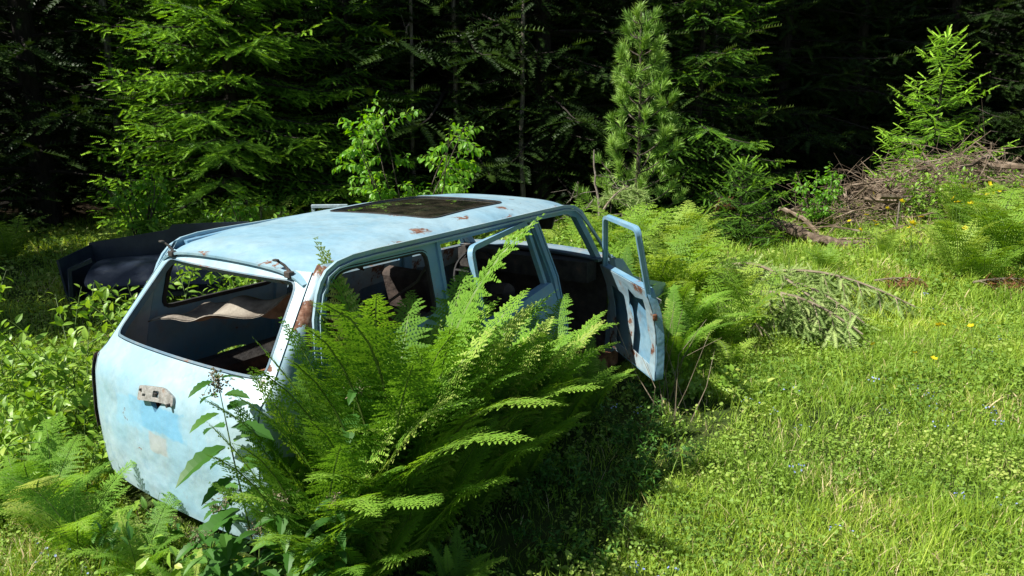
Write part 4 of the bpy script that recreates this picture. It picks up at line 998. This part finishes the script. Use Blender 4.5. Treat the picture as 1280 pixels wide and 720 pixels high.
# ------------------------------------------------------------------ fallen spruce branches, log, brush
def dead_branch(seed, L, needles=True, mat='deadfir', sprL=.13, arch=.35, nt=17):
    r = np.random.default_rng(seed); gt = G(); gc = G(); n = 12; s = np.linspace(0, 1, n)
    P = np.stack([s * L, .08 * L * np.sin(s * 3 + seed), .06 + arch * np.sin(s * math.pi * .9) * L * .35], 1); tube(gt, P, np.linspace(.020, .005, n), 6)
    T = norm(np.gradient(P, axis=0)); PS = []; DS = []; SS = []
    for j in range(nt):
        for sd in (-1, 1):
            u = .18 + .8 * (j + r.uniform(0, .8)) / nt; k = min(n - 2, int(u * (n - 1))); l2 = L * .34 * (1.1 - u) * r.uniform(.6, 1.1) + .08
            lat = norm(np.cross(T[k], [0, 0, 1.])); d2 = norm(lat * sd * .7 + T[k] * .65 + (0, 0, -.15)); v = np.linspace(0, 1, 7)
            Q = P[k] + d2 * (v * l2)[:, None] - np.outer(v ** 2 * l2 * .45, [0, 0, 1]); Q[:, 2] = np.maximum(Q[:, 2], .01); tube(gt, Q, np.linspace(.007, .002, 7), 4, cap=False)
            m = max(3, int(l2 / .018)); w = r.uniform(.05, 1, m); kk = (w * 5.99).astype(int); q = Q[kk] + (Q[kk + 1] - Q[kk]) * (w * 6 - kk)[:, None]
            PS.append(q); DS.append(norm(d2 * .6 + r.normal(0, .55, (m, 3)) + (0, 0, -.35))); SS.append(sprL * r.uniform(.6, 1.2, m))
    scatter(gc, SPRN[0], SPRN[1], np.concatenate(PS), frames(np.concatenate(DS), np.array([0, 0, 1.]) + r.normal(0, .3, (len(np.concatenate(PS)), 3))), np.concatenate(SS), r.uniform(.1, .9, len(np.concatenate(PS))))
    return gt.mesh('limb', M['twig']), gc.mesh('needles', M[mat])
DB = [dead_branch(1, 1.7), dead_branch(2, 1.5, arch=.5), dead_branch(4, 1.2, arch=.6)]
for i, (x, y, rz, k, s, lab) in enumerate([
    (1.95, 8.0, -1.4, 0, 1.15, 'fallen grey-green spruce bough reaching toward the open door'), (2.1, 8.5, -1.1, 1, 1.45, 'fallen spruce bough with arched bare stem in the middle of the heap'),
    (2.4, 8.4, -.68, 0, 1.25, 'fallen spruce bough stretching furthest right over the grass'), (2.05, 7.3, -1.0, 2, 1.35, 'short fallen spruce bough lying nearest the camera'),
    (1.95, 7.0, -.8, 2, 1.0, 'fallen spruce bough tucked against the fern bank'), (2.5, 7.9, -1.05, 1, 1.1, 'fallen spruce bough across the middle of the heap, right of the arched stem'), (1.3, 9.6, 1.2, 1, .9, 'dry spruce bough lying on top of the fern bank')]):
    e = empty('fallen_branch', onground(x, y, .02 if i < 6 else .75), rz); e.scale = (s, s, s); link('limb', DB[k][0], e); link('needles', DB[k][1], e); tag(e, lab, 'branch', 'fallen spruce boughs')
RB = dead_branch(9, .8, mat='brownleaf', arch=.2, nt=8)
for x, y, rz, s, lab in [(5.2, 8.0, .2, .8, 'reddish brown dry bough at the right edge of the lawn'), (4.15, 8.15, .1, .7, 'small brown dry bough lying beyond the grey-green heap'), (3.15, 11.2, 1.2, .9, 'rust brown dead bough on the small dark fir')]:
    e = empty('fallen_branch', onground(x, y, .10 if y < 11 else .6), rz); e.scale = (s, s, s); link('limb', RB[0], e); link('needles', RB[1], e); tag(e, lab, 'branch')
# log
e = empty('fallen_log', onground(4.05, 11.7, .30)); e.rotation_euler = (0, R(8), R(-48)); g = G(); s = np.linspace(0, 1, 12)
P = np.stack([s * 1.7, .05 * np.sin(s * 5), .03 * np.sin(s * 9)], 1); tube(g, P, .10 - .03 * s + .012 * np.sin(s * 23), 10); g.build('trunk', M['log'], e, True)
for a, k, L in ((.7, 8, .7), (-.8, 6, .5), (.4, 10, .8), (2.0, 4, .35)):
    g = G(); q = P[k]; d = np.array([math.cos(a), math.sin(a), .12]); tube(g, [q, q + d * L * .5 + (0, 0, .02), q + d * L], [.045, .03, .018], 7); g.build('branch', M['log'], e, True)
tag(e, 'brown fallen log with broken limbs lying on the grass below the wood', 'log')
# brush pile
g = G(); r = np.random.default_rng(21)
for i in range(430):
    c = np.array([r.normal(7.2, 1.1), r.normal(12.6, .8), 0]); 
    hgt = 1.0 * math.exp(-((c[0] - 7.4) / 1.9) ** 2 - ((c[1] - 12.6) / 1.3) ** 2)
    c[2] = float(gz(c[0], c[1])) + r.uniform(0, 1) * hgt; a = r.uniform(-1.5, 1.5) + (math.pi if r.uniform() < .5 else 0); L = r.uniform(.5, 1.9); d = np.array([math.cos(a), math.sin(a), r.normal(.1, .35)])
    P = [c - d * L / 2, c - d * L / 6 + r.normal(0, .05, 3), c + d * L / 6 + r.normal(0, .05, 3), c + d * L / 2 + (0, 0, -.08)]; R0 = r.choice([.006, .01, .018, .045], p=[.35, .33, .22, .1]); tube(g, P, [R0, R0 * .9, R0 * .7, R0 * .4], 5)
    for k in range(3):
        q = P[r.integers(1, 4)]; tube(g, [q, q + r.normal(0, .14, 3), q + r.normal(0, .22, 3)], [.005, .004, .002], 3, cap=False)
tag(g.build('brush_pile', M['slash']), 'tangled heap of grey-brown dead branches at the right edge of the wood', 'brush pile')
for i, (x, y, z, a, L, rd_, lab) in enumerate([(6.0, 11.3, .25, .08, 1.0, .025, 'pale bare stick lying flat in front of the brush pile'), (5.95, 11.2, .1, 1.45, .5, .018, 'short pale stick standing upright before the brush pile'), (7.9, 13.2, .25, 2.5, 1.1, .04, 'thick bent grey limb leaning under the young fir')]):
    g = G(); t = np.linspace(0, 1, 7); up_ = 1 if i == 1 else (.35 if i == 2 else .03); d = np.array([math.cos(a), math.sin(a) * .4, 0]) * (1 - up_ * .8)
    P = np.array(onground(x, y, z)) + d * (t * L)[:, None] + np.outer(t * L * up_ + .12 * L * (i == 2) * np.sin(t * 3), [0, 0, 1]); 
    tube(g, P - np.array([0, 0, z - .02]) * (i < 2), rd_ * (1 - .4 * t), 7); tag(g.build('dead_limb', M['greybark'], smooth=True), lab, 'branch')
# dry stalks by the open door
g = G(); p0 = c2w(2.65, -1.25, 0)
for i in range(11):
    b = np.array([p0.x + r.normal(.1, .12), p0.y + r.normal(0, .12), 0]); d = norm(np.array([r.normal(.15, .3), r.normal(0, .3), 1])); L = r.uniform(.4, .8); tube(g, [b, b + d * L * .5 + r.normal(0, .04, 3), b + d * L + r.normal(0, .09, 3)], [.0035, .0025, .0015], 5)
tag(g.build('dry_stalks', M['twig']), 'bare dry stalks tangled against the inside of the open front door', 'stalks')

# ------------------------------------------------------------------ grass and ground cover
def in_car(x, y):
    dx = x - CP.x; dy = y - CP.y; a = dx * math.cos(CYAW) + dy * math.sin(CYAW); b = -dx * math.sin(CYAW) + dy * math.cos(CYAW)
    return (a > 0.02) & (a < 4.1) & (abs(b) < .70), a, b
BL = []
for bend in (.15, .4, .75):
    w = [.5, .46, .30, .0]; zz = [0, .38, .72, 1.0]; V = []
    for ww, z in zip(w[:3], zz[:3]): V += [(bend * z ** 2.2, -ww, z * (1 - .25 * bend * z)), (bend * z ** 2.2, ww, z * (1 - .25 * bend * z))]
    V.append((bend, 0, 1 - .25 * bend)); BL.append(np.array(V))
def grass():
    r = np.random.default_rng(5); g = G()
    for (y0, y1, dn, hmul, wid) in ((1.6, 4.2, 7600, 1., .0034), (4.2, 6.6, 4600, 1.1, .0042), (6.6, 10, 2300, 1.25, .0065), (10, 14.5, 1000, 1.45, .011)):
        xl = -.85 * y1 - .6; xr = .85 * y1 + .8; n = int((xr - xl) * (y1 - y0) * dn)
        x = r.uniform(xl, xr, n); y = r.uniform(y0, y1, n)
        ic, a, b = in_car(x, y)
        patch = vnoise(x, y, .9, 11) * .6 + vnoise(x, y, 2.8, 12) * .4
        dense = np.clip((patch - .16) * 3.5, .2, 1)
        dense = np.where((a > 0) & (a < 3.2) & (b < -.7) & (b > -1.75), dense * .14, dense)
        dense = np.where((x < -1.5) & (y > 5), dense * .35, dense)
        keep = (~ic) & (r.uniform(0, 1, n) < dense); x = x[keep]; y = y[keep]; patch = patch[keep]; n = len(x)
        tall = vnoise(x, y, .5, 14); clump = vnoise(x, y, 5.5, 15)
        h = (.055 + .12 * tall * clump + .06 * clump ** 3) * r.uniform(.5, 1.35, n) * hmul + (r.uniform(0, 1, n) < .012) * r.uniform(.05, .16, n)
        az = r.uniform(0, 2 * math.pi, n); tilt = r.normal(0, .33, (n, 2))
        ax = np.stack([np.cos(az), np.sin(az), np.zeros(n)], 1); up = norm(np.stack([tilt[:, 0], tilt[:, 1], np.ones(n)], 1)); ay = norm(np.cross(up, ax)); ax = np.cross(ay, up)
        A = np.stack([ax, ay, up], 1); S = np.stack([h, wid * r.uniform(.6, 1.5, n) * (1 + (r.uniform(0, 1, n) < .1)), h], 1)
        ti = np.clip(.15 + .55 * vnoise(x, y, 1.3, 16) + .25 * (1 - clump) * 0 + r.normal(0, .12, n), 0, .86)
        dry = r.uniform(0, 1, n) < (.04 + .30 * np.clip(vnoise(x, y, 1.7, 18) - .62, 0, 1) * 3); ti = np.where(dry, r.uniform(.88, 1, n), ti)
        P = np.stack([x, y, gz(x, y) - .006], 1); kind = r.integers(0, 3, n)
        for k in range(3):
            q = kind == k; m = q.sum(); V = np.einsum('nki,nij->nkj', BL[k][None] * S[q][:, None], A[q]) + P[q][:, None]; off = (np.arange(m) * 7)[:, None, None]
            n0 = g.n; g.add(V.reshape(-1, 3), (np.array([(0, 1, 3, 2), (2, 3, 5, 4)])[None] + off).reshape(-1, 4), np.repeat(ti[q], 7)); g.F.append((np.array([(4, 5, 6)])[None] + off).reshape(-1, 3) + n0); g.M.append(np.zeros(m, int))
    tag(g.build('grass', M['grass'], smooth=False), 'sunlit short green grass of the clearing', 'grass', kind='stuff')
    # clover and other small leaves
    g = G(); a = np.linspace(0, 2 * math.pi, 7)[:-1]; T = np.array([(math.cos(t) * .5, math.sin(t) * .42, .06 * math.cos(2 * t)) for t in a]); F = np.array([tuple(range(6))])
    for (y0, y1, dn, sz) in ((1.6, 4.6, 3200, .016), (4.6, 8, 1700, .024), (8, 13.5, 600, .042)):
        xl = -.85 * y1 - .6; xr = .85 * y1 + .8; n = int((xr - xl) * (y1 - y0) * dn); x = r.uniform(xl, xr, n); y = r.uniform(y0, y1, n); ic, ca, cb = in_car(x, y)
        p = vnoise(x, y, 1.6, 22) * .6 + vnoise(x, y, 5, 23) * .4; keep = (~ic) & (r.uniform(0, 1, n) < np.clip((p - .3) * 3, .05, 1) * np.where((ca > -.3) & (ca < 3.2) & (cb < -.7) & (cb > -1.75), .18, 1.)); x = x[keep]; y = y[keep]; n = len(x)
        d = r.normal(0, 1, (n, 3)); d[:, 2] *= .3; up = r.normal(0, .38, (n, 3)) + (0, 0, 1)
        scatter(g, T, F, np.stack([x, y, gz(x, y) + r.uniform(.015, .12, n) * (1 if y0 < 8 else 1.3)], 1), frames(d, up), sz * r.uniform(.5, 1.5, n), np.clip(vnoise(x, y, 2.2, 25) * .8 + r.normal(.1, .12, n), 0, 1))
    tag(g.build('clover', M['cover'], smooth=False), 'small round-leaved ground cover among the grass', 'ground cover', kind='stuff')
grass()
# flowers
def flower(seed, n, h, rad, mat, spread=.05, petals=5):
    r = np.random.default_rng(seed); g = G()
    for i in range(n):
        b = np.array([r.normal(0, spread), r.normal(0, spread), 0]); t = b + np.array([r.normal(0, .02), r.normal(0, .02), h * r.uniform(.75, 1.1)]); tube(g, [b, (b + t) / 2 + r.normal(0, .006, 3), t], .0013, 4, .5, 1)
        nrm = norm(r.normal(0, .5, 3) + (0, -.4, 1.)); u = norm(np.cross(nrm, (1, .1, 0))); v = np.cross(nrm, u)
        for k in range(petals):
            a = 2 * math.pi * k / petals; d = u * math.cos(a) + v * math.sin(a); e = -u * math.sin(a) + v * math.cos(a)
            g.add([t, t + d * rad * .6 - e * rad * .42 + nrm * rad * .2, t + d * rad + nrm * rad * .35, t + d * rad * .6 + e * rad * .42 + nrm * rad * .2], [(0, 1, 2, 3)], r.uniform(0, 1), 0)
    return g.mesh('flower', [mat, M['stem']])
YL = [flower(i, 1, .22, .016, M['petal'], 0.01) for i in range(3)]; BF = [flower(9 + i, 7, .10, .007, M['bluepetal'], .03) for i in range(3)]
for i in range(46):
    if i < 6: x, y = [(3.3, 5.4), (3.0, 5.15), (3.65, 5.45), (2.75, 5.3), (2.95, 4.9), (3.4, 5.7)][i]
    else: x = r_.normal(6.0, .75); y = r_.normal(9.9, .9)
    if i > 40: x = 7.1 + r_.normal(0, .2); y = 11.0 + r_.normal(0, .3)
    put('buttercup', YL[i % 3], onground(x, y), r_.uniform(0, 6), r_.uniform(.9, 1.4) * (1.25 if i < 6 else 2.1), 'yellow buttercup among the grass near the ferns at the right edge' if i >= 6 else 'yellow buttercup standing alone in the middle of the lawn', 'flower', 'buttercups near the right ferns' if i >= 6 else 'buttercups in the middle of the lawn')
for i in range(60):
    x = r_.uniform(.3, 3.6); y = r_.uniform(2.5, 5.2)
    if i < 9: x = r_.uniform(-2.2, -1.2); y = r_.uniform(2.5, 3.0)
    if i > 44: x = r_.uniform(3.5, 6.5); y = r_.uniform(5.5, 9)
    put('blue_flower', BF[i % 3], onground(x, y), r_.uniform(0, 6), r_.uniform(.7, 1.1), 'tiny pale blue flower cluster low in the grass', 'flower', 'pale blue flowers in the grass')

# ------------------------------------------------------------------ light, sky, camera
wd = bpy.data.worlds.new('World'); sc.world = wd; wd.use_nodes = True; nt = wd.node_tree; nt.nodes.clear()
sky = nt.nodes.new('ShaderNodeTexSky'); sky.sky_type = 'NISHITA'; sky.sun_disc = False
EL = R(50); AZ = Vector((-.90, -.43, 0)).normalized()
sky.sun_elevation = EL; sky.sun_rotation = math.atan2(AZ.x, AZ.y)
bg = nt.nodes.new('ShaderNodeBackground'); bg.inputs[1].default_value = .05; wo = nt.nodes.new('ShaderNodeOutputWorld')
nt.links.new(sky.outputs[0], bg.inputs[0]); nt.links.new(bg.outputs[0], wo.inputs[0])
sd = bpy.data.lights.new('sun', 'SUN'); sd.energy = 5.0; sd.angle = R(.53); sd.color = (1, .96, .88)
so = bpy.data.objects.new('sun', sd); COL.objects.link(so)
ts = Vector((AZ.x * math.cos(EL), AZ.y * math.cos(EL), math.sin(EL))); so.rotation_euler = ts.to_track_quat('Z', 'Y').to_euler(); so.location = ts * 40
cd = bpy.data.cameras.new('camera'); cam = bpy.data.objects.new('camera', cd); COL.objects.link(cam)
cd.sensor_width = 36; cd.lens = 912.66 / 1280 * 36; cd.clip_end = 2000; cd.clip_start = .05
cam.location = (0, 0, 1.9727); cam.rotation_euler = (R(90 - 13.155), 0, 0); sc.camera = cam
sc.view_settings.view_transform = 'Standard'; sc.view_settings.look = 'None'; sc.view_settings.exposure = 0.8; sc.view_settings.gamma = 1
sc.view_settings.use_curve_mapping = False
sc.cycles.max_bounces = 6; sc.cycles.diffuse_bounces = 3; sc.cycles.transmission_bounces = 3; sc.cycles.glossy_bounces = 2; sc.cycles.transparent_max_bounces = 4
sc.cycles.use_denoising = True
